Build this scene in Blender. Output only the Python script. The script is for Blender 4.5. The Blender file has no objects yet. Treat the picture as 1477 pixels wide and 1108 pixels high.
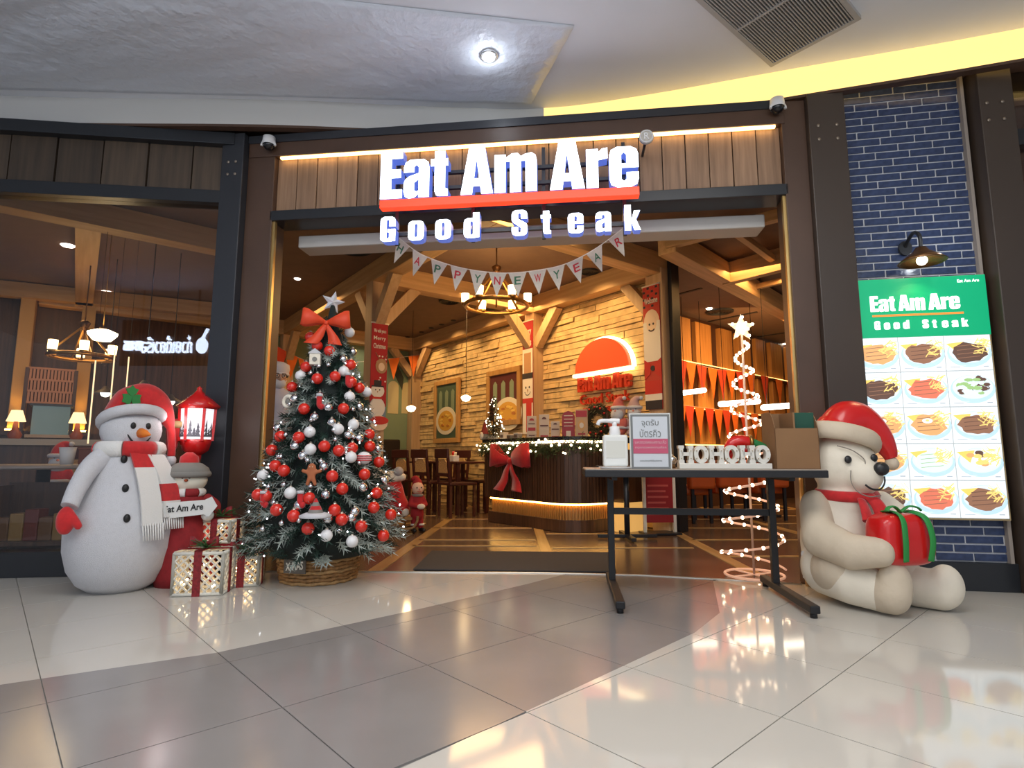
import bpy, bmesh, math, random
from mathutils import Vector as V, Matrix, Euler
R = math.radians
rnd = random.Random(11)
sc = bpy.context.scene
COL = sc.collection
# ---------------------------------------------------------------- camera, world, exposure
FPX, TH, CH = 820.0, math.atan(.128), .82
cam = bpy.data.cameras.new('camera'); co = bpy.data.objects.new('camera', cam); COL.objects.link(co)
cam.sensor_width = 36; cam.lens = 36*FPX/1477; cam.clip_start = .05
co.location = (0, 0, CH); co.rotation_euler = (math.pi/2+TH, 0, 0)
sc.camera = co
w = bpy.data.worlds.new('mall'); sc.world = w; w.use_nodes = True
w.node_tree.nodes['Background'].inputs[0].default_value = (.60, .66, .78, 1)
w.node_tree.nodes['Background'].inputs[1].default_value = .55
sc.view_settings.view_transform = 'Standard'; sc.view_settings.look = 'None'
sc.view_settings.exposure = 0.0; sc.view_settings.gamma = 1.0; sc.view_settings.use_curve_mapping = False

def light(kind, loc, e, col=(1, 1, 1), size=.3, rot=None, to=None, spot=60, sy=None, blend=.6):
    l = bpy.data.lights.new('lamp', kind); l.energy = e; l.color = col
    if kind == 'AREA':
        l.size = size
        if sy: l.shape = 'RECTANGLE'; l.size_y = sy
    else: l.shadow_soft_size = size
    if kind == 'SPOT': l.spot_size = R(spot); l.spot_blend = blend
    o = bpy.data.objects.new('lamp', l); COL.objects.link(o); o.location = loc
    if to is not None: o.rotation_euler = (V(to)-V(loc)).to_track_quat('-Z', 'Y').to_euler()
    elif rot: o.rotation_euler = rot
    return o
WARM = (1, .55, .20); WARM2 = (1, .64, .28)
# mall: large soft area lights out of view, behind and above the viewer
light('AREA', (-1.5, -1.0, 3.5), 60, (.95, .97, 1), 2.5, to=(-1.5, 1.5, 0))
light('AREA', (2.0, -1.0, 3.5), 60, (.95, .97, 1), 2.5, to=(2.0, 1.5, 0))
light('AREA', (0, -3.5, 2.2), 45, (.92, .96, 1), 4, to=(0, 4, 1.5))
light('AREA', (0, 1.3, 3.45), 92, (1, .98, .95), 3.6, to=(0, 1.3, 0), sy=1.2)  # unseen fill panel added to brighten the floor, no fitting
# restaurant: warm area lights below the ceiling
light('AREA', (-.2, 8.0, 3.0), 40, WARM, 1.2, to=(-.2, 8.0, 0))
light('AREA', (-3.0, 8.0, 3.0), 26, WARM, 1.2, to=(-3, 8, 0))
light('AREA', (.2, 5.3, 3.0), 26, WARM2, .8, to=(.2, 5.6, 0))
light('AREA', (4.0, 8.2, 2.5), 75, WARM, 1.6, to=(4.2, 10, 1.0))
light('AREA', (3.0, 6.5, 3.0), 25, WARM, 1.0, to=(3.0, 6.8, 0))
light('AREA', (5.4, 5.6, 3.0), 22, WARM2, 1.0, to=(5.4, 6, 0))  # warm fill added to lift the far right bay
light('AREA', (-5.5, 6.5, 3.0), 15, WARM, 1.0, to=(-5.5, 6.8, 0))

# ---------------------------------------------------------------- pixel helpers (photo frame 1477 x 1108)
S_, C_ = math.sin(TH), math.cos(TH)
def ray(px, py):
    a = (px-738.5)/FPX; b = (554-py)/FPX
    return V((a, C_-b*S_, S_+b*C_))
def at(px, py, Y):
    r = ray(px, py); return V((0, 0, CH))+r*(Y/r.y)
def gnd(px, py, z=0.0):
    r = ray(px, py); return V((0, 0, CH))+r*((z-CH)/r.z)
class Frame:
    def __init__(s, x, y, deg): s.o = V((x, y, 0)); s.a = R(deg); s.u = V((math.cos(s.a), math.sin(s.a), 0)); s.n = V((-math.sin(s.a), math.cos(s.a), 0))
    def w(s, x, y=0, z=0): return s.o+s.u*x+s.n*y+V((0, 0, z))
    def px(s, px, py, off=0.0):      # local (x, z) of a pixel on the plane local y = off
        r = ray(px, py); c = V((0, 0, CH)); t = (s.n.dot(s.o)+off-s.n.dot(c))/s.n.dot(r); p = c+r*t
        return s.u.dot(p-s.o), p.z
FA = Frame(-1.84, 4.22, -6.71)       # entrance front
WA = Frame(-1.93, 11.49, -52.84)     # stone wall
GW = Frame(-9.10, 6.05, 37.16)       # green wall: local x runs towards the corner at 9.0
LB = Frame(-6.0, 3.73, 6.95)         # left glazed bay
BR = Frame(2.25, 3.76, -10.2)        # brick bay
RB = Frame(3.22, 3.56, -10.2)        # right glazed bay
BW = Frame(2.60, 9.0, 41)            # booth wall

# ---------------------------------------------------------------- materials
MATS = {}
def mat(name, col, rough=.5, metal=0., var=0., vs=8., bump=0., bs=60., emit=0., ecol=None, stretch=None, coat=0., spec=None, sheen=0.):
    if name in MATS: return MATS[name]
    m = bpy.data.materials.new(name); m.use_nodes = True; nt = m.node_tree; n = nt.nodes; l = nt.links; p = n['Principled BSDF']
    c = (*col, 1); p.inputs['Base Color'].default_value = c; p.inputs['Roughness'].default_value = rough; p.inputs['Metallic'].default_value = metal
    if coat: p.inputs['Coat Weight'].default_value = coat; p.inputs['Coat Roughness'].default_value = .05
    if spec is not None: p.inputs['Specular IOR Level'].default_value = spec
    if sheen: p.inputs['Sheen Weight'].default_value = sheen
    if emit: p.inputs['Emission Color'].default_value = (*(ecol or col), 1); p.inputs['Emission Strength'].default_value = emit
    if var or bump:
        tc = n.new('ShaderNodeTexCoord'); mp = n.new('ShaderNodeMapping'); l.new(tc.outputs['Object'], mp.inputs[0])
        if stretch: mp.inputs['Scale'].default_value = stretch
    if var:
        t = n.new('ShaderNodeTexNoise'); t.inputs['Scale'].default_value = vs; t.inputs['Detail'].default_value = 4; l.new(mp.outputs[0], t.inputs[0])
        r = n.new('ShaderNodeValToRGB'); r.color_ramp.elements[0].position = .3; r.color_ramp.elements[1].position = .7
        r.color_ramp.elements[0].color = (*[x*(1-var) for x in col], 1); r.color_ramp.elements[1].color = (*[min(1, x*(1+var)) for x in col], 1)
        l.new(t.outputs[0], r.inputs[0]); l.new(r.outputs[0], p.inputs['Base Color'])
    if bump:
        t = n.new('ShaderNodeTexNoise'); t.inputs['Scale'].default_value = bs; t.inputs['Detail'].default_value = 3; l.new(mp.outputs[0], t.inputs[0])
        b = n.new('ShaderNodeBump'); b.inputs['Strength'].default_value = bump; b.inputs['Distance'].default_value = .01; l.new(t.outputs[0], b.inputs['Height']); l.new(b.outputs[0], p.inputs['Normal'])
    MATS[name] = m; return m
def emat(name, col, s=1.):           # lit surface
    if name in MATS: return MATS[name]
    return mat(name, tuple(x*.6 for x in col), .4, emit=s, ecol=col)
def glass(name, tint=(1, 1, 1), refl=.06):
    m = bpy.data.materials.new(name); m.use_nodes = True; nt = m.node_tree; n = nt.nodes; l = nt.links; n.remove(n['Principled BSDF'])
    tr = n.new('ShaderNodeBsdfTransparent'); tr.inputs[0].default_value = (*tint, 1); g = n.new('ShaderNodeBsdfGlossy'); g.inputs['Roughness'].default_value = .01
    lw = n.new('ShaderNodeFresnel'); lw.inputs[0].default_value = 1.32; ad = n.new('ShaderNodeMath'); ad.operation = 'ADD'; ad.inputs[1].default_value = refl
    l.new(lw.outputs[0], ad.inputs[0]); mx = n.new('ShaderNodeMixShader'); l.new(ad.outputs[0], mx.inputs[0]); l.new(tr.outputs[0], mx.inputs[1]); l.new(g.outputs[0], mx.inputs[2])
    l.new(mx.outputs[0], n['Material Output'].inputs[0]); return m

# ---------------------------------------------------------------- mesh builder
TXT = {}
def text_mesh(s, bold=0., spacing=1., res=3):
    k = (s, bold, spacing)
    if k in TXT: return TXT[k]
    cu = bpy.data.curves.new('t', 'FONT'); cu.body = s; cu.size = 1; cu.extrude = .5; cu.offset = bold; cu.space_character = spacing; cu.resolution_u = res
    o = bpy.data.objects.new('t', cu); COL.objects.link(o); dg = bpy.context.evaluated_depsgraph_get(); me = bpy.data.meshes.new_from_object(o.evaluated_get(dg))
    vs = [v.co.copy() for v in me.vertices]; fs = [tuple(p.vertices) for p in me.polygons]
    bpy.data.objects.remove(o); bpy.data.curves.remove(cu); bpy.data.meshes.remove(me)
    x0 = min(v.x for v in vs); x1 = max(v.x for v in vs); y0 = min(v.y for v in vs); y1 = max(v.y for v in vs)
    vs = [((v.x-x0)/(x1-x0), (v.y-y0)/(y1-y0), v.z) for v in vs]
    TXT[k] = (vs, fs, (x1-x0)/(y1-y0)); return TXT[k]
class MB:
    def __init__(s): s.v = []; s.f = []; s.m = []; s.s = []
    def add(s, vs, fs, m=0, sm=False, X=None):
        k = len(s.v); s.v += [tuple(X @ V(v)) for v in vs] if X is not None else [tuple(v) for v in vs]
        s.f += [tuple(i+k for i in f) for f in fs]; s.m += [m]*len(fs); s.s += [sm]*len(fs); return s
    def box(s, x0, x1, y0, y1, z0, z1, m=0, X=None):
        vs = [(x, y, z) for x in (x0, x1) for y in (y0, y1) for z in (z0, z1)]
        return s.add(vs, [(0, 1, 3, 2), (4, 6, 7, 5), (0, 4, 5, 1), (2, 3, 7, 6), (0, 2, 6, 4), (1, 5, 7, 3)], m, False, X)
    def bar(s, p, q, w, h, m=0, up=(0, 0, 1)):       # rectangular bar between two points
        p, q = V(p), V(q); d = (q-p).normalized(); sd = d.cross(V(up)); sd = sd.normalized() if sd.length > 1e-6 else V((1, 0, 0)); u = sd.cross(d)
        vs = [e+sd*a*w/2+u*b*h/2 for e in (p, q) for a in (-1, 1) for b in (-1, 1)]
        return s.add(vs, [(0, 1, 3, 2), (4, 6, 7, 5), (0, 4, 5, 1), (2, 3, 7, 6), (0, 2, 6, 4), (1, 5, 7, 3)], m)
    def tube(s, pts, r, n=8, m=0, closed=False, flat=1., up=(0, 0, 1), caps=True):
        pts = [V(p) for p in pts]; k = len(pts); rs = r if isinstance(r, (list, tuple)) else [r]*k; vs = []; nrm = None
        for i, p in enumerate(pts):
            if closed: d = pts[(i+1) % k]-pts[i-1]
            else: d = pts[min(i+1, k-1)]-pts[max(i-1, 0)]
            d.normalize()
            if nrm is None:
                a = V(up)
                if abs(a.dot(d)) > .95: a = V((1, 0, 0))
                nrm = (a-d*a.dot(d)).normalized()
            else:
                nrm = nrm-d*nrm.dot(d); nrm.normalize()
            b = d.cross(nrm)
            for j in range(n):
                t = 2*math.pi*j/n; vs.append(p+nrm*math.cos(t)*rs[i]*flat+b*math.sin(t)*rs[i])
        fs = []
        for i in range(k if closed else k-1):
            i2 = (i+1) % k
            for j in range(n): fs.append((i*n+j, i*n+(j+1) % n, i2*n+(j+1) % n, i2*n+j))
        s.add(vs, fs, m, True)
        if caps and not closed:
            b0 = len(s.v)-len(vs); s.f += [tuple(b0+j for j in range(n))[::-1], tuple(b0+(k-1)*n+j for j in range(n))]; s.m += [m]*2; s.s += [False]*2
        return s
    def cyl(s, p, q, r0, r1=None, n=12, m=0): return s.tube([p, q], [r0, r0 if r1 is None else r1], n, m)
    def ball(s, c, r, m=0, n=14, k=9, X=None):
        rx, ry, rz = (r, r, r) if not isinstance(r, (tuple, list)) else r; vs = [(c[0], c[1], c[2]+rz)]
        for i in range(1, k):
            t = math.pi*i/k
            for j in range(n): p = 2*math.pi*j/n; vs.append((c[0]+rx*math.sin(t)*math.cos(p), c[1]+ry*math.sin(t)*math.sin(p), c[2]+rz*math.cos(t)))
        vs.append((c[0], c[1], c[2]-rz)); e = len(vs)-1; fs = [(0, 1+j, 1+(j+1) % n) for j in range(n)]
        for i in range(k-2):
            for j in range(n): fs.append((1+i*n+j, 1+(i+1)*n+j, 1+(i+1)*n+(j+1) % n, 1+i*n+(j+1) % n))
        fs += [(1+(k-2)*n+j, e, 1+(k-2)*n+(j+1) % n) for j in range(n)]
        return s.add(vs, fs, m, True, X)
    def lathe(s, prof, c=(0, 0, 0), n=20, m=0, X=None):
        vs = [(c[0]+r*math.cos(2*math.pi*j/n), c[1]+r*math.sin(2*math.pi*j/n), c[2]+z) for r, z in prof for j in range(n)]
        fs = [(i*n+j, i*n+(j+1) % n, (i+1)*n+(j+1) % n, (i+1)*n+j) for i in range(len(prof)-1) for j in range(n)]
        return s.add(vs, fs, m, True, X)
    def torus(s, c, Rr, r, n=28, k=8, m=0, axis='Z', X=None):
        vs = []
        for i in range(n):
            a = 2*math.pi*i/n
            for j in range(k):
                b = 2*math.pi*j/k; x, y, z = (Rr+r*math.cos(b))*math.cos(a), (Rr+r*math.cos(b))*math.sin(a), r*math.sin(b)
                if axis == 'Y': x, y, z = x, z, y
                vs.append((c[0]+x, c[1]+y, c[2]+z))
        fs = [(i*k+j, ((i+1) % n)*k+j, ((i+1) % n)*k+(j+1) % k, i*k+(j+1) % k) for i in range(n) for j in range(k)]
        return s.add(vs, fs, m, True, X)
    def prism(s, pts, y0, y1, m=0, X=None):          # outline in x-z, thickness along y
        k = len(pts); vs = [(x, y0, z) for x, z in pts]+[(x, y1, z) for x, z in pts]
        return s.add(vs, [tuple(range(k)), tuple(range(2*k-1, k-1, -1))]+[(i, i+k, (i+1) % k+k, (i+1) % k) for i in range(k)], m, False, X)
    def slab(s, pts, z0, z1, m=0, X=None):           # outline in x-y, thickness along z
        k = len(pts); vs = [(x, y, z0) for x, y in pts]+[(x, y, z1) for x, y in pts]
        return s.add(vs, [tuple(range(k-1, -1, -1)), tuple(range(k, 2*k))]+[(i, (i+1) % k, (i+1) % k+k, i+k) for i in range(k)], m, False, X)
    def disc(s, cx, cz, rx, rz, y0, y1, m=0, n=18, a0=0, a1=360, X=None):
        full = a1-a0 >= 360; k = n if full else n+1
        return s.prism([(cx+rx*math.cos(R(a0+(a1-a0)*i/n)), cz+rz*math.sin(R(a0+(a1-a0)*i/n))) for i in range(k)], y0, y1, m, X)
    def text(s, t, x, z, w_, h_, y0, y1, m=0, bold=0., spacing=1., slope=0., X=None, side=None):    # fitted into a box, front at y0
        vs, fs, _ = text_mesh(t, bold, spacing)
        if side is not None:
            q = [([(x+a*w_, y0+(y1-y0)*(.5-c), z+b*h_+slope*a*w_) for a, b, c in vs], [f for f in fs if all(vs[i][2] > 0 for i in f)], m), (None, [f for f in fs if not all(vs[i][2] > 0 for i in f)], side)]
            s.add(q[0][0], q[0][1], m, False, X); return s.add(q[0][0], q[1][1], side, False, X)
        return s.add([(x+a*w_, y0+(y1-y0)*(.5-c), z+b*h_+slope*a*w_) for a, b, c in vs], fs, m, False, X)
    def build(s, name, mats, parent=None, loc=None, rz=0., bevel=0., stuff=False, sub=0, label=None, seg=2):
        me = bpy.data.meshes.new(name); me.from_pydata(s.v, [], s.f)
        ms = mats if isinstance(mats, (list, tuple)) else [mats]
        for q in ms: me.materials.append(q)
        me.polygons.foreach_set('material_index', s.m); me.polygons.foreach_set('use_smooth', s.s); me.update()
        o = bpy.data.objects.new(name, me); COL.objects.link(o)
        if parent is not None: o.parent = parent
        if loc is not None: o.location = loc
        if rz: o.rotation_euler = (0, 0, rz)
        if bevel:
            b = o.modifiers.new('b', 'BEVEL'); b.width = bevel; b.segments = seg; b.limit_method = 'ANGLE'; b.angle_limit = R(40)
        if sub: q = o.modifiers.new('s', 'SUBSURF'); q.levels = q.render_levels = sub
        if stuff: o['kind'] = 'stuff'
        if label: o['label'] = label
        return o
# heavy condensed lettering, drawn by hand: overlapping outlines per letter, cap height 1
GLY = {'E': (.40, [[(0, 0), (.20, 0), (.20, 1), (0, 1)], [(.2, .82), (.40, .82), (.40, 1), (.2, 1)], [(.2, .42), (.375, .42), (.375, .60), (.2, .60)], [(.2, 0), (.40, 0), (.40, .18), (.2, .18)]]),
 'A': (.56, [[(0, 0), (.20, 0), (.275, .72), (.275, 1), (.15, 1)], [(.36, 0), (.56, 0), (.41, 1), (.275, 1), (.275, .72)], [(.2, .16), (.36, .16), (.345, .32), (.215, .32)]]),
 'a': (.46, [[(.27, 0), (.46, 0), (.46, .62), (.27, .62)], [(0, .52), (.19, .52), (.19, .63), (.23, .67), (.27, .62), (.46, .60), (.44, .72), (.36, .785), (.12, .785), (.03, .73), (0, .63)], [(0, .12), (.03, .02), (.10, -.02), (.20, 0), (.27, .07), (.27, .14), (.23, .12), (.19, .15), (.19, .30), (.27, .37), (.27, .50), (.10, .44), (.03, .38), (0, .30)]]),
 't': (.31, [[(.07, .10), (.26, .10), (.26, .93), (.07, .93)], [(0, .62), (.31, .62), (.31, .77), (0, .77)], [(.07, .12), (.10, .02), (.16, 0), (.31, 0), (.31, .14), (.26, .16)]]),
 'm': (.72, [[(0, 0), (.19, 0), (.19, .77), (0, .77)], [(.265, 0), (.455, 0), (.455, .64), (.265, .64)], [(.53, 0), (.72, 0), (.72, .64), (.53, .64)], [(.19, .62), (.72, .62), (.70, .73), (.63, .785), (.52, .76), (.45, .72), (.40, .785), (.30, .785), (.19, .70)]]),
 'r': (.34, [[(0, 0), (.19, 0), (.19, .77), (0, .77)], [(.19, .54), (.34, .57), (.34, .785), (.25, .77), (.19, .70)]]),
 'e': (.46, [[(0, .13), (.19, .13), (.19, .64), (0, .64)], [(0, .62), (.19, .62), (.23, .67), (.27, .62), (.46, .62), (.43, .73), (.34, .785), (.12, .785), (.03, .73)], [(.27, .36), (.46, .36), (.46, .64), (.27, .64)], [(.19, .36), (.27, .36), (.27, .45), (.19, .45)], [(0, .14), (.19, .14), (.23, .10), (.27, .14), (.46, .14), (.43, .03), (.34, -.02), (.12, -.02), (.03, .03)], [(.27, .13), (.46, .13), (.46, .27), (.27, .27)]])}
_ring = lambda H, x=0: [[(x, .14), (x+.19, .14), (x+.19, H-.15), (x, H-.15)], [(x+.27, .14), (x+.46, .14), (x+.46, H-.15), (x+.27, H-.15)], [(x, H-.16), (x+.19, H-.16), (x+.23, H-.11), (x+.27, H-.16), (x+.46, H-.16), (x+.43, H-.05), (x+.34, H+.01), (x+.12, H+.01), (x+.03, H-.05)], [(x, .15), (x+.19, .15), (x+.23, .10), (x+.27, .15), (x+.46, .15), (x+.43, .04), (x+.34, -.02), (x+.12, -.02), (x+.03, .04)]]
GLY['o'] = (.46, _ring(.78)); GLY['d'] = (.46, _ring(.78)+[[(.27, 0), (.46, 0), (.46, 1), (.27, 1)]])
_g = _ring(1.0); GLY['G'] = (.48, [_g[0], [(.27, .60), (.46, .60), (.46, .85), (.27, .85)], [(.27, .14), (.46, .14), (.46, .40), (.27, .40)], [(.22, .36), (.46, .36), (.46, .50), (.22, .50)], [(.36, 0), (.46, 0), (.46, .2), (.36, .2)], _g[2], _g[3]])
GLY['S'] = (.46, [[(0, .60), (.19, .60), (.19, .85), (0, .85)], [(.27, .66), (.46, .66), (.46, .85), (.27, .85)], _g[2], [(0, .62), (.04, .52), (.27, .30), (.27, .16), (.46, .16), (.46, .38), (.42, .48), (.19, .66)], [(0, .14), (.19, .14), (.19, .34), (0, .34)], _g[3]])
GLY['k'] = (.46, [[(0, 0), (.19, 0), (.19, 1), (0, 1)], [(.19, .34), (.28, .77), (.46, .77), (.33, .42)], [(.19, .36), (.33, .44), (.47, 0), (.28, 0)]])
def heavy(mb, word, x, z, w_, h_, y0, y1, m=0, slope=0., side=None):
    tot = sum(GLY[c][0]+.025 for c in word)-.025; k = w_/tot; x0 = x
    for c in word:
        for i, pl in enumerate(GLY[c][1]):
            pts = [(x0+a*k, z+b*h_+slope*(x0+a*k-x)) for a, b in pl]; n = len(pts); yy = y0-.0004*i
            vs = [(a, yy, b) for a, b in pts]+[(a, y1, b) for a, b in pts]; mb.add(vs, [tuple(range(n))], m); mb.add(vs, [tuple(range(2*n-1, n-1, -1))]+[(j, j+n, (j+1) % n+n, (j+1) % n) for j in range(n)], m if side is None else side)
        x0 += (GLY[c][0]+.025)*k
    return mb
def tag(o, label, cat, group=None):
    o['label'] = label; o['category'] = cat
    if group: o['group'] = group
    return o
def struct(o): o['kind'] = 'structure'; return o
def thing(name, label, cat, loc=(0, 0, 0), rz=0., group=None, scale=None):
    o = bpy.data.objects.new(name, None); COL.objects.link(o); o.location = loc; o.rotation_euler = (0, 0, rz); o.empty_display_size = .1
    if scale: o.scale = (scale,)*3
    return tag(o, label, cat, group)
def clone(root, loc, rz=None, label=None, scale=None):
    r = root.copy(); COL.objects.link(r); r.location = loc
    if rz is not None: r.rotation_euler = (0, 0, rz)
    if scale: r.scale = (scale,)*3
    if label: r['label'] = label
    for ch in list(root.children):
        c = ch.copy(); COL.objects.link(c); c.parent = r
        for g in list(ch.children):
            d = g.copy(); COL.objects.link(d); d.parent = c
    return r
def blob(name, shapes, mats, parent, voxel=.02, smooth=6, label=None):
    """one continuous skin over ellipsoids ('e', centre, radii) and tapered limbs ('t', points, radii)"""
    mb = MB()
    for sh in shapes:
        if sh[0] == 'e': mb.ball(sh[1], sh[2], 0, 20, 14)
        else:
            pts, rs = [V(p) for p in sh[1]], sh[2]; fine = []; fr = []
            for i in range(len(pts)-1):
                for k in range(6): fine.append(pts[i].lerp(pts[i+1], k/6)); fr.append(rs[i]+(rs[i+1]-rs[i])*k/6)
            fine.append(pts[-1]); fr.append(rs[-1])
            for p, r in zip(fine, fr): mb.ball(p, r, 0, 14, 9)
    o = mb.build('tmp', MATS_NONE); r = o.modifiers.new('r', 'REMESH'); r.mode = 'VOXEL'; r.voxel_size = voxel; r.use_smooth_shade = True
    q = o.modifiers.new('s', 'SMOOTH'); q.iterations = smooth; q.factor = .5
    dg = bpy.context.evaluated_depsgraph_get(); me = bpy.data.meshes.new_from_object(o.evaluated_get(dg)); old = o.data
    bpy.data.objects.remove(o); bpy.data.meshes.remove(old); me.materials.clear()
    me.materials.append(mats); me.name = name
    for p in me.polygons: p.use_smooth = True
    b = bpy.data.objects.new(name, me); COL.objects.link(b); b.parent = parent
    if label: b['label'] = label
    return b
MATS_NONE = []
def spline(pts, n=6):
    pts = [V(p) for p in pts]; out = []
    for i in range(len(pts)-1):
        p0, p1, p2, p3 = pts[max(i-1, 0)], pts[i], pts[i+1], pts[min(i+2, len(pts)-1)]
        for k in range(n):
            t = k/n; out.append(.5*((2*p1)+(p2-p0)*t+(2*p0-5*p1+4*p2-p3)*t*t+(3*p1-p0-3*p2+p3)*t**3))
    return out+[pts[-1]]
def wood(name, c0, c1, rough=.5, along='Z', scale=3., coat=0.):
    m = mat(name, c0, rough, coat=coat); nt = m.node_tree; n = nt.nodes; l = nt.links; p = n['Principled BSDF']
    tc = n.new('ShaderNodeTexCoord'); mp = n.new('ShaderNodeMapping'); l.new(tc.outputs['Object'], mp.inputs[0])
    s = [12*scale]*3; s['XYZ'.index(along)] = .7*scale; mp.inputs['Scale'].default_value = s
    oi = n.new('ShaderNodeObjectInfo'); ad = n.new('ShaderNodeVectorMath'); ad.operation = 'ADD'; ml = n.new('ShaderNodeMath'); ml.operation = 'MULTIPLY'; ml.inputs[1].default_value = 40
    l.new(oi.outputs['Random'], ml.inputs[0]); l.new(mp.outputs[0], ad.inputs[0]); l.new(ml.outputs[0], ad.inputs[1])
    t = n.new('ShaderNodeTexNoise'); t.inputs['Scale'].default_value = 1; t.inputs['Detail'].default_value = 5; l.new(ad.outputs[0], t.inputs[0])
    r = n.new('ShaderNodeValToRGB'); r.color_ramp.elements[0].position = .3; r.color_ramp.elements[1].position = .72
    r.color_ramp.elements[0].color = (*c0, 1); r.color_ramp.elements[1].color = (*c1, 1); l.new(t.outputs[0], r.inputs[0])
    hs = n.new('ShaderNodeHueSaturation'); mr = n.new('ShaderNodeMapRange'); mr.inputs[3].default_value = .8; mr.inputs[4].default_value = 1.2
    l.new(oi.outputs['Random'], mr.inputs[0]); l.new(mr.outputs[0], hs.inputs['Value']); l.new(r.outputs[0], hs.inputs['Color']); l.new(hs.outputs[0], p.inputs['Base Color'])
    return m
# shared materials
BLK = mat('black_steel', (.018, .020, .024), .35); BRONZE = mat('bronze_brown_panel', (.085, .045, .028), .42, var=.15, vs=3)
CHAR = mat('charcoal_steel', (.028, .030, .036), .4); DARKCEIL = mat('taupe_paint', (.20, .125, .085), .8, var=.06)
BEAM = wood('beam_wood', (.50, .30, .13), (.66, .42, .20), .55, 'X', 2.); BEAMZ = wood('post_wood', (.50, .32, .16), (.62, .42, .24), .55, 'Z', 2.)
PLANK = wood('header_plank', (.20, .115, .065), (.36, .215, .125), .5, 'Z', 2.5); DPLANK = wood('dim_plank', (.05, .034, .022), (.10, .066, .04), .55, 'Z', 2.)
WALN = wood('walnut', (.045, .020, .010), (.11, .05, .024), .42, 'Z', 2.5); WHITE = mat('white_plastic', (.80, .80, .80), .35)
RED = mat('red_felt', (.55, .012, .014), .8, var=.12, vs=30, sheen=.3); RED2 = mat('red_gloss', (.62, .012, .012), .25, coat=.3); CREAM = mat('cream_cloth', (.80, .74, .62), .85, var=.06, vs=20)
BRASS = mat('brass_strip', (.62, .42, .16), .3, metal=.8); GLOWW = emat('warm_bulb', (1, .80, .48), 9.); LED = emat('warm_led', (1, .62, .22), 6.)
WLED = emat('white_led', (1, .93, .82), 9.); GREEN = mat('green_felt', (.02, .22, .06), .7, var=.1); GOLD = mat('bronze_metal', (.42, .22, .06), .3, metal=.85)
SNOW = mat('snow_fleece', (.62, .62, .645), .95, var=.03, vs=40, bump=.5, bs=220); INK = mat('black_ink', (.01, .01, .01), .5); GREY = mat('grey_felt', (.22, .21, .19), .9, var=.1)
# ================================================================ SETTING: mall floor
GROUT = mat('grout', (.30, .29, .27), .7); TILE = mat('cream_polished_tile', (.56, .535, .485), .07, var=.03, vs=1.2); DTILE = mat('grey_polished_tile', (.25, .238, .232), .17, var=.08, vs=2.)
fl = struct(MB().slab([(-9, -7), (9, -7), (9, 2.9), (3.4, 3.78), (1.87, 3.80), (1.63, 3.89), (.9, 4.09), (.2, 4.17), (-.98, 4.205), (-2.2, 4.21), (-6, 3.8), (-9, 3.5)], -.12, -.006).build('floor', GROUT))
up = [(-6.0, 1.35), (-3.6, 1.62), (-1.86, 2.18), (-1.25, 2.52), (-.52, 3.2), (.1, 3.83), (.40, 4.17)]
lo = [(1.36, 3.99), (1.10, 3.14), (.86, 2.80), (.45, 2.38), (0, 1.92), (-.29, 1.63), (-1.2, .75), (-2.4, .2), (-6, -.1)]
thr = [(-6, 4.02), (-2.2, 4.2), (-1.76, 4.2), (-.98, 4.2)]
REG = [(DTILE, up+lo), (TILE, [(-6, 4.0)]+[(-2.2, 4.2), (-.98, 4.2), (.40, 4.17)]+up[::-1]),
       (TILE, lo+[(-6, -1), (6, -1), (6, 3.3), (3.4, 3.78), (1.87, 3.82), (1.63, 3.9)])]
def clip(sub, tile):
    out = sub
    for i in range(len(tile)):
        a, b = tile[i], tile[(i+1) % len(tile)]; inp, out = out, []
        side = lambda p: (b[0]-a[0])*(p[1]-a[1])-(b[1]-a[1])*(p[0]-a[0])
        for j in range(len(inp)):
            p, q = inp[j-1], inp[j]; sp, sq = side(p), side(q)
            if sp*sq < 0: t = sp/(sp-sq); out.append((p[0]+(q[0]-p[0])*t, p[1]+(q[1]-p[1])*t))
            if sq >= 0: out.append(q)
        if not out: return []
    return out
e1 = V((.676, -.737)); e2 = V((.737, .676)); TS = .57; G = .0020
def area(p): return abs(sum(p[i-1][0]*p[i][1]-p[i][0]*p[i-1][1] for i in range(len(p))))/2
for i in range(-14, 12):
    for j in range(-4, 14):
        q = [e1*(-.27+TS*(i+a)+(G if a == 0 else -G))+e2*(.22+TS*(j+b)+(G if b == 0 else -G)) for a, b in ((0, 0), (1, 0), (1, 1), (0, 1))]
        c = (q[0]+q[2])/2
        if not (-4.9 < c.x < 4.9 and .6 < c.y < 4.6): continue
        for m, poly in REG:
            p = clip(poly, [tuple(v) for v in q])
            if len(p) > 2 and area(p) > .003: MB().slab(p[::-1] if sum(p[k-1][0]*p[k][1]-p[k][0]*p[k-1][1] for k in range(len(p))) < 0 else p, -.02, 0).build('floor_tile', m, fl)
struct(MB().box(-9, 9, -7, .3, -.02, -.001).build('floor', TILE))       # polished floor carrying on behind the viewer
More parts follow.
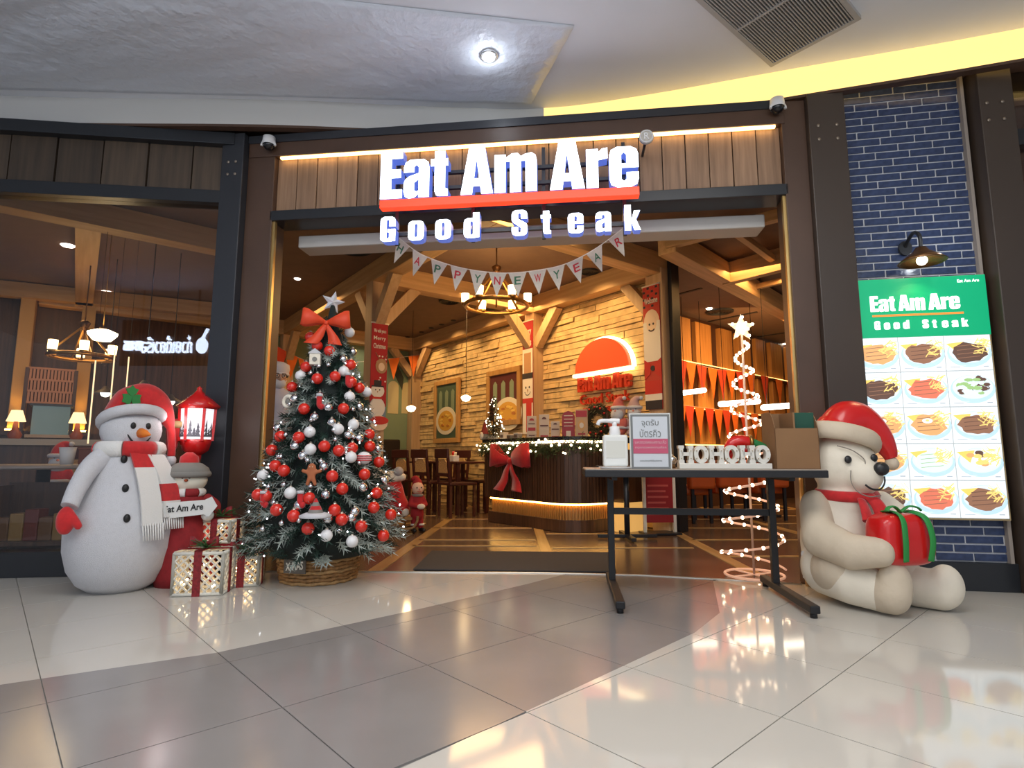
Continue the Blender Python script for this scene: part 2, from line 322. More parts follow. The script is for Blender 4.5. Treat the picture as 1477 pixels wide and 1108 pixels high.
# threshold strip and restaurant floor
tp = [(-1.84, 4.21), (-.98, 4.205), (.2, 4.17), (.9, 4.09), (1.63, 3.89), (1.87, 3.80)]
mb = MB(); mb.tube([(x, y, .001) for x, y in tp], .008, 6); struct(mb.build('trim_1', mat('steel_strip', (.6, .58, .54), .3, metal=.6)))
IFL = mat('brown_floor', (.135, .085, .058), .22, var=.2, vs=2.); STRIP = wood('floor_strip_wood', (.48, .30, .12), (.62, .42, .19), .25, 'Y', 1.5)
f2 = struct(MB().slab([(-9.5, 3.6), (-6, 3.8), (-2.2, 4.21)]+tp+[(3.4, 3.8), (9, 3.0), (9, 16), (-9.5, 16)], -.12, -.004).build('floor', IFL))
XS = [-5.2, -3.8, -2.4, -1.0, .3, 1.72, 3.1, 4.5]
for k, x in enumerate(XS):
    y0 = 4.25 if -1.8 < x < 1.5 else (4.1 if x < 2 else 3.95)
    if k == 4: y0 = 5.05
    sx = .35 if k == 3 else (.25 if k == 5 else 0)
    MB().slab([(x-.05, y0), (x+.05, y0), (x+.05+sx*.9, 11), (x-.05+sx*.9, 11)], -.01, .001).build('floor_strip', STRIP, f2)
for k in range(7):
    for j in range(9):
        y = 4.85+j*.95+(.45 if k % 2 == 0 else 0)
        if k == 3 and 5.3 > y: y = 5.42
        MB().box(XS[k]+.07, XS[k+1]-.07, y, y+.05, -.01, .001).build('floor_strip', STRIP, f2)
mt = MB().slab([(-.72, 4.27), (.74, 4.18), (.86, 5.0), (-.70, 5.08)], .001, .012).build('door_mat', mat('mat_rubber', (.055, .05, .05), .9, bump=.5, bs=300), bevel=.004)
tag(mt, 'dark grey entrance mat lying just inside the threshold', 'mat')
# ================================================================ mall ceiling, fascia, soffit
CEIL = mat('ceiling_paint', (.74, .77, .83), .75, var=.03, vs=2); FASC = mat('fascia_paint', (.60, .59, .56), .6)
arc = spline([(-9, 3.2, 0), (-6, 3.72, 0), (-3.9, 4.0, 0), (-1.9, 4.05, 0), (-.6, 4.14, 0), (.25, 4.16, 0), (1.0, 4.0, 0), (1.99, 3.70, 0), (3.29, 3.31, 0), (5, 2.7, 0), (8, 1.0, 0)], 4)
ax = [(p.x, p.y) for p in arc]
struct(MB().slab([(-9, -7)]+[(8, -7)]+ax[::-1], 3.54, 3.64).build('ceiling', CEIL))
def strip(pts, z0, z1, t, m, name, par=None):
    mb = MB(); k = len(pts); vs = []
    for x, y in pts: vs += [(x, y, z0), (x, y, z1), (x, y+t, z0), (x, y+t, z1)]
    fs = []
    for i in range(k-1):
        a, b = 4*i, 4*i+4; fs += [(a, b, b+1, a+1), (a+2, a+3, b+3, b+2), (a+1, b+1, b+3, a+3), (a, a+2, b+2, b)]
    mb.add(vs, fs); return mb.build(name, m, par)
ic = 20
struct(strip(ax[:ic+1], 3.335, 3.54, .03, FASC, 'trim_2')); struct(strip(ax[ic:], 3.335, 3.54, .03, emat('cove_glow', (1, .66, .22), 1.4), 'trim_3'))
struct(strip(ax, 3.315, 3.335, .06, BRONZE, 'trim_4'))
struct(MB().slab([(x, y+.05) for x, y in ax]+[(8, 6), (-9, 6)], 3.40, 3.44).build('ceiling', BRONZE))       # brown soffit behind the fascia
# plastic sheet on the ceiling
SH = mat('plastic_sheet', (.70, .75, .84), .28, bump=.7, bs=13); nx, ny = 60, 24; mb = MB(); vs = []; fs = []
def crn(px, py): p = gnd(px, py, 3.53); return V((p.x, p.y))
A, B, Cc, D = crn(-350, -90), crn(828, 38), crn(766, 150), crn(-300, 122)
for i in range(nx+1):
    for j in range(ny+1):
        a, b = i/nx, j/ny; p = A.lerp(B, a).lerp(D.lerp(Cc, a), b)
        ed_ = min(1, 6*a)*min(1, 6*(1-a))*min(1, 5*b)*min(1, 5*(1-b)); e2_ = 1-min(1, abs(a-.93)*5); dx_ = (a-.93)*6; dy_ = (b-.25)
        z = 3.534-1.5*ed_*(.010*(1+math.sin(26*a+9*b*math.sin(5*a)))*.5+.010*abs(math.sin(7*(a-b*.5)))**.4+.008*abs(math.sin(15*a+7*b)))-max(0, e2_)*min(1, 6*b)*.012*abs(math.sin(4*math.atan2(dy_, dx_)))
        vs.append((p.x, p.y, z))
for i in range(nx):
    for j in range(ny): a = i*(ny+1)+j; fs.append((a, a+1, a+ny+2, a+ny+1))
mb.add(vs, fs, 0, True); o = mb.build('plastic_sheet', SH); [setattr(n_.inputs['Distance'], 'default_value', .026) for n_ in SH.node_tree.nodes if n_.type == 'BUMP']; tag(o, 'creased translucent plastic sheet taped across the mall ceiling', 'sheet')
s_ = o.modifiers.new('t', 'SOLIDIFY'); s_.thickness = .003
# ceiling downlight and grille
p = gnd(705, 77, 3.52); t = thing('downlight', 'round white downlight shining through the ceiling sheet', 'light', (p.x, p.y, 3.505))
MB().lathe([(.038, .02), (.06, .015), (.062, -.012), (.045, -.02), (.038, .0)], n=24).build('trim_ring', mat('chrome', (.7, .7, .7), .2, metal=.8), t)
MB().ball((0, 0, 0), (.04, .04, .022), 0).build('lens', emat('cold_lens', (.9, .95, 1), 30), t)
light('POINT', (p.x, p.y, 3.42), 1.6, (.85, .92, 1), .05)
g0, g1, g2 = gnd(1115, 90, 3.52), gnd(1232, 27, 3.52), gnd(1035, -8, 3.52)
ea, eb = (g1-g0), (g2-g0); la, lb = ea.length, eb.length+.12; ea.normalize(); ga = math.atan2(ea.y, ea.x); fl_ = -1 if V((-ea.y, ea.x, 0)).dot(eb) < 0 else 1
t = thing('ceiling_grille', 'square slatted air grille set in the mall ceiling', 'vent', (g0.x, g0.y, 3.525), ga)
y1_ = fl_*lb; lo_, hi_ = min(0, y1_), max(0, y1_)
mb = MB(); fw = .03
for b_ in ((-fw, la+fw, lo_-fw, lo_), (-fw, la+fw, hi_, hi_+fw), (-fw, 0, lo_, hi_), (la, la+fw, lo_, hi_), (0, la, (lo_+hi_)/2-.008, (lo_+hi_)/2+.008)): mb.box(*b_, -.012, .015)
mb.build('frame', mat('grille_grey', (.42, .41, .40), .5), t); MB().box(0, la, lo_, hi_, .010, .014).build('backing', mat('duct_dark', (.06, .045, .035), .7), t)
ns = 30
for k in range(ns): MB().box(la*(k+.25)/ns, la*(k+.65)/ns, lo_, hi_, -.01, .008).build('slat', MATS['grille_grey'], t)
# ================================================================ entrance front
def fbox(fr, x0, x1, y0, y1, z0, z1, name, m, bevel=0., par=None): return MB().box(x0, x1, y0, y1, z0, z1).build(name, m, par, None if par else fr.o, 0 if par else fr.a, bevel)
FL = 3.766
hd = struct(fbox(FA, 0, FL, .03, .12, 2.68, 3.31, 'wall_front', BLK))
npk = 23
for k in range(npk):
    y = -.004*(k % 2); MB().box(FL*k/npk+.004, FL*(k+1)/npk-.004, y, .05, 2.70, 3.30).build('plank', PLANK, hd)
struct(fbox(FA, -.02, FL+.02, -.05, .16, 2.62, 2.70, 'trim_5', BLK, .004))
struct(fbox(FA, -.215, FL+.02, -.06, .0, 3.14, 3.31, 'trim_6', BRONZE, .004)); struct(fbox(FA, -.215, FL+.02, -.07, -.03, 3.25, 3.312, 'trim_7', CHAR))
fbx = fbox(FA, .04, FL-.04, -.045, -.02, 3.125, 3.14, 'led_strip', LED); tag(fbx, 'warm light strip glowing along the top of the header planks', 'light')
jl = struct(fbox(FA, -.22, 0, -.05, .14, 0, 3.31, 'wall_left', BRONZE, .004)); pl_ = struct(fbox(FA, -.40, -.22, -.12, .2, 0, 3.315, 'trim_8', CHAR, .006))
struct(fbox(FA, FL, FL+.16, -.05, .14, 0, 3.31, 'wall_right', BRONZE, .004)); pr_ = struct(fbox(FA, FL+.16, FL+.40, -.10, .3, 0, 3.325, 'trim_9', mat('dark_bronze', (.055, .038, .028), .4), .006))
struct(fbox(FA, .0, .018, -.03, .0, 0, 2.62, 'trim_10', BRASS)); struct(fbox(FA, FL-.018, FL, -.03, .0, 0, 2.62, 'trim_11', BRASS))
BOLT = mat('bolt', (.30, .25, .2), .35, metal=.7)
for fx in (-.34, -.28, FL+.22, FL+.34):
    for z in (2.98, 3.08): MB().ball((fx, -.122 if fx < 0 else -.102, z), (.012, .006, .012), 0, 8, 6).build('bolt', BOLT, pl_ if fx < 0 else pr_)
sh = fbox(FA, .08, FL-.06, .22, .42, 2.50, 2.60, 'shutter_housing', mat('painted_white', (.55, .53, .50), .5), .01)
tag(sh, 'long white housing fixed behind the black lintel', 'housing')
# security cameras
def dome(loc, lab):
    t = thing('security_camera', lab, 'camera', loc, R(0))
    MB().box(-.03, .03, -.02, .06, .03, .05).build('bracket', WHITE, t, bevel=.005)
    MB().lathe([(0, .05), (.045, .045), (.05, .0), (.048, -.02)], n=18).build('housing', WHITE, t)
    MB().ball((0, 0, -.015), (.043, .043, .045), 0).build('dome', mat('smoked_dome', (.01, .01, .012), .08), t)
    mb = MB(); mb.tube([(math.cos(R(a))*.052, -.01, -.03+math.sin(R(a))*.052) for a in range(0, 181, 15)], .01, 6); mb.build('shield', WHITE, t)
q = FA.px(388, 206, -.11); dome(FA.w(q[0], -.11, q[1]), 'white dome security camera on the brown post beside the left glass bay')
q = FA.px(1121, 152, -.11); dome(FA.w(q[0], -.11, q[1]), 'white dome security camera under the glowing cove by the brick panel')
# ---------------------------------------------------------------- big lit sign
SY = -.30
def fit(fr, off, l, r): return fr.px(*l, off), fr.px(*r, off)
(xa, za), (xb, zb) = fit(FA, SY, (548, 285), (922, 270)); zt = FA.px(548, 216, SY)[1]
t = thing('shop_sign', 'large lit white lettering sign with red underline above the entrance', 'sign', FA.o, FA.a)
SGN = emat('sign_white', (.80, .88, 1.0), 4.); SIDE = emat('sign_return', (.10, .16, .55), .9)
x = xa; W = xb-xa; zc = (za+zb)/2; Hh = (zt-za)
for wd, f0, f1 in (('Eat', 0, .272), ('Am', .322, .618), ('Are', .668, 1.0)):
    heavy(MB(), wd, xa+W*f0, zc, W*(f1-f0), Hh, SY, SY+.09, 0, 0, 1).build('letters', [SGN, SIDE], t)
z1, z2 = FA.px(735, 279, SY)[1], FA.px(735, 291, SY)[1]
MB().box(xa, xb, SY-.005, SY+.06, z2, z1).build('underline', emat('sign_red', (1, .06, .02), 1.3), t, bevel=.004)
z3, z4 = FA.px(735, 305, SY)[1], FA.px(735, 341, SY)[1]; GS = 'GoodSteak'
pxs = [549, 589, 628, 669, 738, 780, 819, 859, 901]; hs = [1, .82, .82, 1, 1, .92, .82, .82, 1]
for ch, pxx, hh in zip(GS, pxs, hs):
    a = FA.px(pxx, 320, SY)[0]; b = FA.px(pxx+21, 320, SY)[0]
    heavy(MB(), ch, a, z4+.004, (b-a)*(.7 if ch == 't' else 1.08), (z3-z4), SY, SY+.07, 0, 0, 1).build('letter', [SGN, SIDE], t)
for zz in (zc+Hh*.30, zc+Hh*.62, (z3+z4)/2): MB().box(xa+.03, xb-.03, SY+.09, SY+.115, zz-.012, zz+.012).build('rail', CHAR, t)
for f in (.05, .36, .64, .95): MB().box(xa+W*f-.012, xa+W*f+.012, SY+.115, SY+.14, z4+.02, zc+Hh+.02).build('post', CHAR, t)
for f in (.05, .36, .64, .95): MB().box(xa+W*f-.012, xa+W*f+.012, SY+.14, -.05, 2.655, 2.68).build('bracket', CHAR, t)
q = FA.px(932, 199, SY+.06); d = thing('registered_mark', 'small round white R mark beside the end of the shop sign', 'sign', FA.w(q[0], SY+.04, q[1]), FA.a)
MB().disc(0, 0, .05, .05, 0, .02).build('disc', mat('mark_back', (.5, .47, .42), .4), d); MB().cyl((0, .02, 0), (0, .26, 0), .01, n=8).build('stem', CHAR, d); MB().text('R', -.017, -.022, .036, .046, -.006, .0, bold=.01).build('letter', mat('mark_letter', (.75, .75, .75), .4), d)
mb = MB(); mb.torus((0, -.002, 0), .042, .004, axis='Y', k=6); mb.build('ring', MATS['mark_letter'], d)
# ================================================================ left glazed bay
LL = 3.87
zq = LB.px(320, 292)[1]; 
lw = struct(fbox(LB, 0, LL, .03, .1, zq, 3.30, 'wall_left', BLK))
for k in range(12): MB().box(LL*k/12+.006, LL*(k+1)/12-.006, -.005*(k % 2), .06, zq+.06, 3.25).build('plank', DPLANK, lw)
struct(fbox(LB, 0, LL, -.04, .1, zq-.02, zq+.08, 'trim_12', BLK, .004)); struct(fbox(LB, 0, LL, -.07, .1, 3.22, 3.315, 'trim_13', BLK, .004))
struct(fbox(LB, 0, LL, -.04, .1, 0, .17, 'trim_14', BLK, .004)); GL = glass('shop_glass', (.92, .93, .94), .012)
wn = struct(fbox(LB, 0, LL, .02, .03, .17, zq-.02, 'window_1', GL))
# ================================================================ brick bay
BRICK = mat('blue_glazed_brick', (.036, .055, .125), .2, var=.25, vs=25, bump=.15, bs=40); MORT = mat('mortar', (.62, .63, .66), .85)
bw = struct(fbox(BR, -.02, .84, .012, .12, .17, 3.42, 'wall_right', MORT)); struct(fbox(BR, -.02, .86, -.03, .12, 0, .17, 'trim_15', BLK, .004))
bl, bh, gp, Bw = .204, .042, .0108, .82; row = 0; z = .178; bmesh_ = {}
while z+bh < 3.41:
    if not (.52 < z < 1.92):
        off = -(bl+gp)*[0, .5, .18, .68][row % 4]; xx = off
        while xx < Bw:
            a, b = max(0, xx), min(Bw, xx+bl)
            if b-a > .02:
                k = round(b-a, 3)
                if k not in bmesh_:
                    o = MB().box(0, b-a, .004, .02, 0, bh).build('brick', BRICK, bw); bmesh_[k] = o
                else:
                    o = bmesh_[k].copy(); COL.objects.link(o)
                o.location = (a, -.002*rnd.random(), z)
            xx += bl+gp
    z += bh+gp; row += 1
struct(fbox(BR, .82, .84, -.03, .03, .17, 3.42, 'trim_16', mat('tile_edge', (.35, .30, .26), .4)))
pb0 = struct(fbox(BR, .86, 1.06, -.14, .2, 0, 3.40, 'trim_17', MATS['dark_bronze'], .006))
for fx in (.90, .99):
    for z in (3.0, 3.12):
        o = MB().ball((fx, -.143, z), (.012, .006, .012), 0, 8, 6).build('bolt', BOLT, pb0)
# far right glazing
zr = RB.px(1440, 205)[1]
rw = struct(fbox(RB, .1, 4, .02, .03, 0, 3.4, 'window_2', GL)); struct(fbox(RB, .1, 4, -.04, .08, zr-.05, zr+.06, 'trim_18', BLK)); struct(fbox(RB, .1, 4, -.04, .08, 0, .17, 'trim_19', BLK))
# ---------------------------------------------------------------- menu board
t = thing('menu_board', 'tall backlit menu board with green header and fifteen dish photos', 'menu board', BR.o, BR.a); BY = -.075
(bx0, bz0), (bx1, _), (_, bz1) = BR.px(1243, 748, BY), BR.px(1459, 746, BY), BR.px(1320, 400, BY); bx0 = max(bx0, .0); bx1 = min(bx1, .83)
MB().box(bx0, bx1, BY+.002, -.012, bz0, bz1).build('case', mat('board_case', (.45, .34, .18), .4), t, bevel=.004)
zh = bz0+(bz1-bz0)*.745; fr_ = .012
WFACE = emat('board_grid', (.52, .55, .56), .7); GFACE = emat('board_green', (.0, .34, .145), 1.)
MB().box(bx0+fr_, bx1-fr_, BY-.002, BY+.004, bz0+fr_, zh).build('face', WFACE, t); h_ = MB().box(bx0+fr_*.3, bx1-fr_*.3, BY-.003, BY+.004, zh, bz1-.004).build('header', GFACE, t)
bwid = bx1-bx0; WT = emat('board_text', (1, 1, 1), 1.3)

for wd, f0, f1 in (('Eat', .16, .34), ('Am', .365, .555), ('Are', .58, .80)): heavy(MB(), wd, bx0+bwid*f0, zh+.175, bwid*(f1-f0), .105, BY-.008, BY-.002).build('title', WT, h_)
MB().box(bx0+bwid*.17, bx0+bwid*.82, BY-.008, BY-.002, zh+.140, zh+.152).build('underline', emat('board_orange', (.9, .25, .04), 1), h_)
for k, ch in enumerate('GoodSteak'): heavy(MB(), ch, bx0+bwid*(.18+.069*(k+(k > 3))), zh+.055, bwid*(.03 if ch == 't' else .042), .055, BY-.008, BY-.002).build('letter', WT, h_)
MB().text('Eat Am Are', bx0+bwid*.80, bz1-.05, bwid*.15, .02, BY-.006, BY-.002).build('small_print', WT, h_)
fc = dict(toast=emat('f_toast', (.95, .66, .16), .9), steak=emat('f_steak', (.30, .15, .09), .9), fry=emat('f_fry', (.93, .70, .22), .9), plate=emat('f_plate', (.50, .70, .80), .95), sal=emat('f_leaf', (.35, .55, .22), .9),
          pork=emat('f_pork', (.78, .42, .17), .9), red_=emat('f_red', (.75, .20, .12), .9), wht=emat('f_white', (.86, .93, .95), .95), dark=emat('f_dark', (.13, .07, .05), .9), shade=emat('f_shade', (.72, .82, .87), .95), txt=emat('f_text', (.45, .5, .55), .8))
fk = list(fc); fm = [fc[k] for k in fk]; K = {k: i for i, k in enumerate(fk)}
ROWS = [['pork', 'steak', 'steak2'], ['dark', 'red_', 'salad'], ['burger', 'egg', 'pork2'], ['pork3', 'fish', 'mix'], ['dark', 'ham', 'roll']]
cw, chh = (bwid-2*fr_)/3, (zh-bz0-fr_)/5
for r in range(5):
    for c in range(3):
        x0 = bx0+fr_+c*cw+.004; z0 = zh-(r+1)*chh+.004; w_, h2 = cw-.007, chh-.007; y = BY-.004; mb = MB(); kind = ROWS[r][c]; rr = random.Random(r*3+c)
        mb.box(x0, x0+w_, y, y+.002, z0, z0+h2, K['wht']); cx, cz = x0+w_*.52, z0+h2*.56
        mb.disc(cx, cz-.016, w_*.49, h2*.41, y-.001, y, K['plate'], 24); mb.disc(cx, cz-.004, w_*.44, h2*.34, y-.0015, y, K['shade'], 24)
        if kind != 'salad':
            mb.prism([(x0+w_*.03, cz+.048), (x0+w_*.42, cz+.058), (x0+w_*.30, cz-.02)], y-.002, y, K['toast'])
            for k in range(26):
                a = rr.uniform(-1.2, 1.2); px_, pz_ = x0+w_*rr.uniform(.62, .93), cz+h2*rr.uniform(-.10, .30)
                dx, dz = math.cos(a)*.022, math.sin(a)*.022; mb.prism([(px_-dx, pz_-dz), (px_+dx, pz_+dz), (px_+dx-.002, pz_+dz+.006), (px_-dx-.002, pz_-dz+.006)], y-.0025-.0001*k, y, K['fry'])
        if kind == 'salad':
            for k in range(44):
                a = rr.uniform(0, 6.28); q_ = rr.random()**.5; mb.disc(cx+math.cos(a)*q_*w_*.36, cz+math.sin(a)*q_*h2*.26, .016+.012*rr.random(), .010+.008*rr.random(), y-.002-.0001*k, y, rr.choice([K['sal'], K['sal'], K['shade'], K['dark']]), 7)
        elif kind == 'mix':
            for k in range(12):
                a = rr.uniform(0, 6.28); q_ = rr.random()**.5; mb.disc(cx+math.cos(a)*q_*w_*.28, cz+math.sin(a)*q_*h2*.22, .024, .014, y-.003-.0001*k, y, rr.choice([K['pork'], K['fry'], K['dark'], K['shade']]), 9)
        else:
            main = dict(pork='pork', steak='steak', steak2='dark', dark='dark', red_='red_', burger='pork', egg='pork', pork2='steak', pork3='pork', fish='shade', ham='red_', roll='steak')[kind]
            ex, ez = w_*.38, h2*.29; pts = [(cx+math.cos(a_*math.pi/10)*ex*(1+.12*rr.uniform(-1, 1)), cz-.012+math.sin(a_*math.pi/10)*ez*(1+.15*rr.uniform(-1, 1))) for a_ in range(20)]
            mb.prism(pts, y-.003, y, K[main]); alt = 'dark' if main in ('steak',) else ('steak' if main != 'shade' else 'sal')
            for k in range(4): zz = cz-.012+ez*(-.6+.4*k); mb.prism([(cx-ex*.7, zz), (cx+ex*.6, zz+.012), (cx+ex*.6, zz+.016), (cx-ex*.7, zz+.004)], y-.0034, y, K[alt])
            if kind in ('egg', 'burger'): mb.disc(cx-.01, cz+.015, .03, .016, y-.004, y, K['wht']); mb.disc(cx-.01, cz+.017, .011, .007, y-.0044, y, K['fry'])
        mb.box(x0+w_*.08, x0+w_*.30, y-.001, y, z0+h2*.08, z0+h2*.10, K['txt']); mb.box(x0+w_*.08, x0+w_*.42, y-.001, y, z0+h2*.125, z0+h2*.14, K['shade']); mb.box(x0+w_*.80, x0+w_*.92, y-.001, y, z0+h2*.08, z0+h2*.11, K['txt'])
        mb.build('dish_photo', fm, t)
# gooseneck lamp above the board
q = BR.px(1330, 378, -.2); L = BR.w(q[0], -.2, q[1]); t = thing('wall_lamp', 'black dome wall lamp above the menu board', 'lamp', L, BR.a)
MB().lathe([(.012, .10), (.03, .095), (.045, .07), (.10, .03), (.135, .0), (.128, -.004), (.09, .03), (.0, .06)], n=28).build('shade', mat('lamp_shade_bronze', (.20, .10, .04), .25, metal=.7), t)
MB().ball((0, 0, .01), .03).build('bulb', emat('lamp_bulb', (1, .85, .6), 18), t)
mb = MB(); mb.tube(spline([(0, 0, .09), (0, .0, .17), (0, .06, .22), (0, .14, .20), (0, .198, .16)]), .012); mb.build('arm', BLK, t); MB().disc(0, .16, .04, .05, .18, .2).build('wall_plate', BLK, t)
light('SPOT', L+V((0, 0, -.02)), 7, WARM2, .03, to=L+V((0, .05, -1)), spot=120)
light('POINT', BR.w(q[0]+.16, -.28, q[1]+.10), 1.2, (.9, .95, 1), .02)
# ================================================================ RESTAURANT SHELL
struct(MB().slab([(-9.5, 3.75), (-6, 3.8), (-2.2, 4.3), (-1.84, 4.28), (1.9, 3.85), (3.2, 3.62), (9, 2.7), (9, 16), (-9.5, 16)], 3.18, 3.24).build('ceiling', DARKCEIL))
def wb(fr, x0, x1, y0, y1, z0, z1, name, m, bevel=0.): return MB().box(x0, x1, y0, y1, z0, z1).build(name, m, None, fr.o, fr.a, bevel)
STW = 6.19
STONE = mat('ledge_stone', (.60, .42, .19), .85, var=.22, vs=9, bump=.5, bs=45)
STB = mat('stone_backing', (.38, .26, .13), .9)
sw = struct(wb(WA, -.1, STW+.04, .01, .06, 0, 3.2, 'wall_back', STB))
def stones(z0, z1, x0, x1, hh, lmin, lmax, joined):
    z = z0; mb = MB(); n = 0
    while z < z1-.01:
        h = min(hh*rnd.choice((.8, 1, 1, 1.25)), z1-z); x = x0-rnd.random()*.3
        while x < x1:
            L = rnd.uniform(lmin, lmax); a, b = max(x, x0), min(x+L, x1); x += L
            if b-a < .03: continue
            d = rnd.uniform(.012, .05); d2 = d*rnd.uniform(.5, 1.2); e = .003
            vs = [(a+e, -d, z+e), (b-e, -d2, z+e*rnd.uniform(.5, 3)), (b-e, -d2*.8, z+h-e*rnd.uniform(.5, 3)), (a+e, -d*.8, z+h-e), (a+e, .02, z+e), (b-e, .02, z+e), (b-e, .02, z+h-e), (a+e, .02, z+h-e)]
            fs = [(0, 1, 2, 3), (0, 4, 5, 1), (1, 5, 6, 2), (2, 6, 7, 3), (3, 7, 4, 0)]
            if joined: mb.add(vs, fs)
            else: MB().add(vs, fs).build('stone', STONE, sw); n += 1
        z += h
    if joined: mb.build('lower_stones', STONE, sw, stuff=True)
    return n
stones(0, 1.15, 0, STW, .075, .3, .6, True)
stones(1.15, 2.93, 0, STW, .072, .30, .78, False)
GRN = mat('green_paint', (.22, .29, .17), .75, var=.06, vs=2)
gw = struct(wb(GW, 5.7, 9.05, .0, .12, 0, 3.2, 'wall_left', GRN)); struct(wb(GW, -2, 5.7, .0, .12, 0, 3.2, 'wall_left', WALN))
struct(MB().box(-9.4, -9.2, 3.7, 8, 0, 3.2).build('wall_left', WALN))
# beams and posts (stone-wall frame)
def beam(p, q, name='trim_20', w_=.20, h_=.25, z=3.055):
    p, q = WA.w(*p), WA.w(*q); d = q-p; a = math.atan2(d.y, d.x)
    return struct(MB().box(0, d.length, -w_/2, w_/2, -h_/2, h_/2).build(name, BEAM, None, (p.x, p.y, z), a, .008))
def brace(p, q): 
    a, b = WA.w(*p), WA.w(*q); return struct(MB().bar(a, b, .12, .13, 0).build('trim_21', BEAMZ))
def postb(x, y, w_=.20, z1=2.95): return struct(MB().box(x-w_/2, x+w_/2, y-w_/2, y+w_/2, 0, z1).build('trim_22', BEAMZ, None, WA.o, WA.a, .008))
D_ = -2.62
beam((-.1, D_), (6.29, D_)); beam((-.0, -.12), (STW, -.12)); beam((3.9, -.2), (3.9, D_+.1)); beam((STW, .0), (STW, D_+.1)); beam((.12, -.1), (.12, -6))
postb(3.9, D_); postb(3.9, -.12); postb(STW, -.08, .24, 3.0); postb(.12, D_); postb(.12, -.12)
for x, y, ds in ((3.9, D_, ((1, 0), (-1, 0), (0, 1))), (3.9, -.12, ((1, 0), (-1, 0), (0, -1))), (STW, -.08, ((-1, 0),)), (.12, D_, ((1, 0), (0, -1))), (.12, -.12, ((1, 0), (0, -1)))):
    for dx, dy in ds: brace((x+dx*.08, y+dy*.08, 2.45), (x+dx*.52, y+dy*.52, 2.95))
bp = struct(wb(WA, STW+.13, STW+.18, -.10, .04, 0, 3.1, 'trim_23', BLK))
# pergola frame over the booths: beams run square to the stone wall
def beam2(p, q, w_=.16, h_=.20, z=3.0):
    p, q = V((*p, 0)), V((*q, 0)); d = q-p; struct(MB().box(0, d.length, -w_/2, w_/2, -h_/2, h_/2).build('trim_24', BEAM, None, (p.x, p.y, z), math.atan2(d.y, d.x), .006))
pa, pb_ = gnd(962, 366, 2.9), gnd(1140, 462, 2.9); pc = gnd(1128, 318, 2.95)
beam2((pa.x, pa.y), (pb_.x, pb_.y), .20, .24, 3.02); beam2((pa.x, pa.y), (pc.x+.5, pc.y-.45), .09, .1, 3.0)
dv = (pb_-pa).normalized(); du = V((.64, -.77, 0))
for s in (.62, 1.42, 2.2): p = pa+du*s; q = p+dv*1.45; beam2((p.x, p.y), (q.x, q.y), .07, .07, 3.04)
p = pa+dv*1.45; q = p+du*2.6; beam2((p.x, p.y), (q.x, q.y), .10, .26, 3.02)
p = pa+dv*2.3; q = p+du*2.6; beam2((p.x, p.y), (q.x, q.y), .07, .07, 3.04)
# booth wall of lit wooden panels
BPAN = wood('booth_panel', (.36, .155, .04), (.55, .26, .075), .45, 'Z', 2.)
bwl = struct(wb(BW, -2.0, 7, .06, .2, 0, 3.2, 'wall_right', mat('dark_oak', (.055, .022, .012), .5)))
zt1, zt2, zt3 = BW.px(1000, 523)[1], BW.px(1000, 588)[1], BW.px(1000, 640)[1]
TR = [(zt1, 3.1), (zt2, zt1-.06), (zt3, zt2-.06)]
for a, b in TR:
    x = -1.3; k = 0
    while x < 6.6:
        w_ = (.42, .46, .40, .5)[k % 4]; MB().box(x, x+w_, -.01-.015*(k % 3), .07, a, b).build('panel', BPAN, bwl, bevel=.004); x += w_+(.20, .28)[k % 2]; k += 1
    MB().box(-1.3, 6.6, -.07, -.055, a-.03, a-.012).build('ledge_light', emat('booth_led', (1, .55, .16), 4), bwl); MB().box(-1.3, 6.6, -.08, .06, a-.07, a-.03).build('ledge', WALN, bwl)
struct(MB().box(8.8, 9, 2.6, 16, 0, 3.2).build('wall_right', DARKCEIL)); struct(MB().box(-9.5, 9, 15.8, 16, 0, 3.2).build('wall_back', DARKCEIL))
# ceiling fittings
def cdisc(px, py, r, lab, cat, m, name, grp=None, z=3.18, th=.012):
    p = gnd(px, py, z); o = MB().lathe([(0, -th), (r*.8, -th), (r, 0)], (0, 0, 0), 20).build(name, m, None, (p.x, p.y, z)); tag(o, lab, cat, grp); return p
VENT = mat('vent_black', (.012, .012, .014), .6)
def round_vent(px, py, r, lab):
    p = gnd(px, py, 3.18); t = thing('ceiling_vent', lab, 'vent', (p.x, p.y, 3.18)); MB().lathe([(r, 0), (r, -.02), (r*.82, -.03), (r*.82, 0)], n=24).build('ring', VENT, t)
    for k in range(3): MB().lathe([(r*(.2+.2*k), -.004), (r*(.2+.2*k), -.024), (r*(.3+.2*k), -.018)], n=24).build('blade', VENT, t)
round_vent(510, 358, .22, 'large black round ceiling vent above the left side of the entrance')
round_vent(648, 434, .16, 'small black round ceiling vent left of the chandelier')
round_vent(850, 391, .12, 'black round ceiling vent under the right end of the bunting')
round_vent(1038, 449, .22, 'round ceiling vent over the booth room')
cdisc(429, 402, .045, 'small lit spot in the dark ceiling at the left of the entrance', 'light', emat('spot', (1, .9, .8), 3), 'ceiling_spot'); cdisc(1023, 445, .05, 'bright spot light beside the round vent over the booths', 'light', emat('spot2', (1, .9, .7), 12), 'ceiling_spot')
for px, py in ((1133, 496), (1143, 489)): cdisc(px, py, .06, 'bright spot light low over the booths beside the entrance jamb', 'light', MATS['spot2'], 'ceiling_spot', 'booth spots by the jamb')
for px, py in ((558, 446), (588, 486), (608, 479), (622, 473), (637, 468), (654, 462), (487, 454)): cdisc(px, py, .05, 'small dark recessed spot in the taupe restaurant ceiling', 'light', VENT, 'recessed_spot', 'dark recessed ceiling spots')
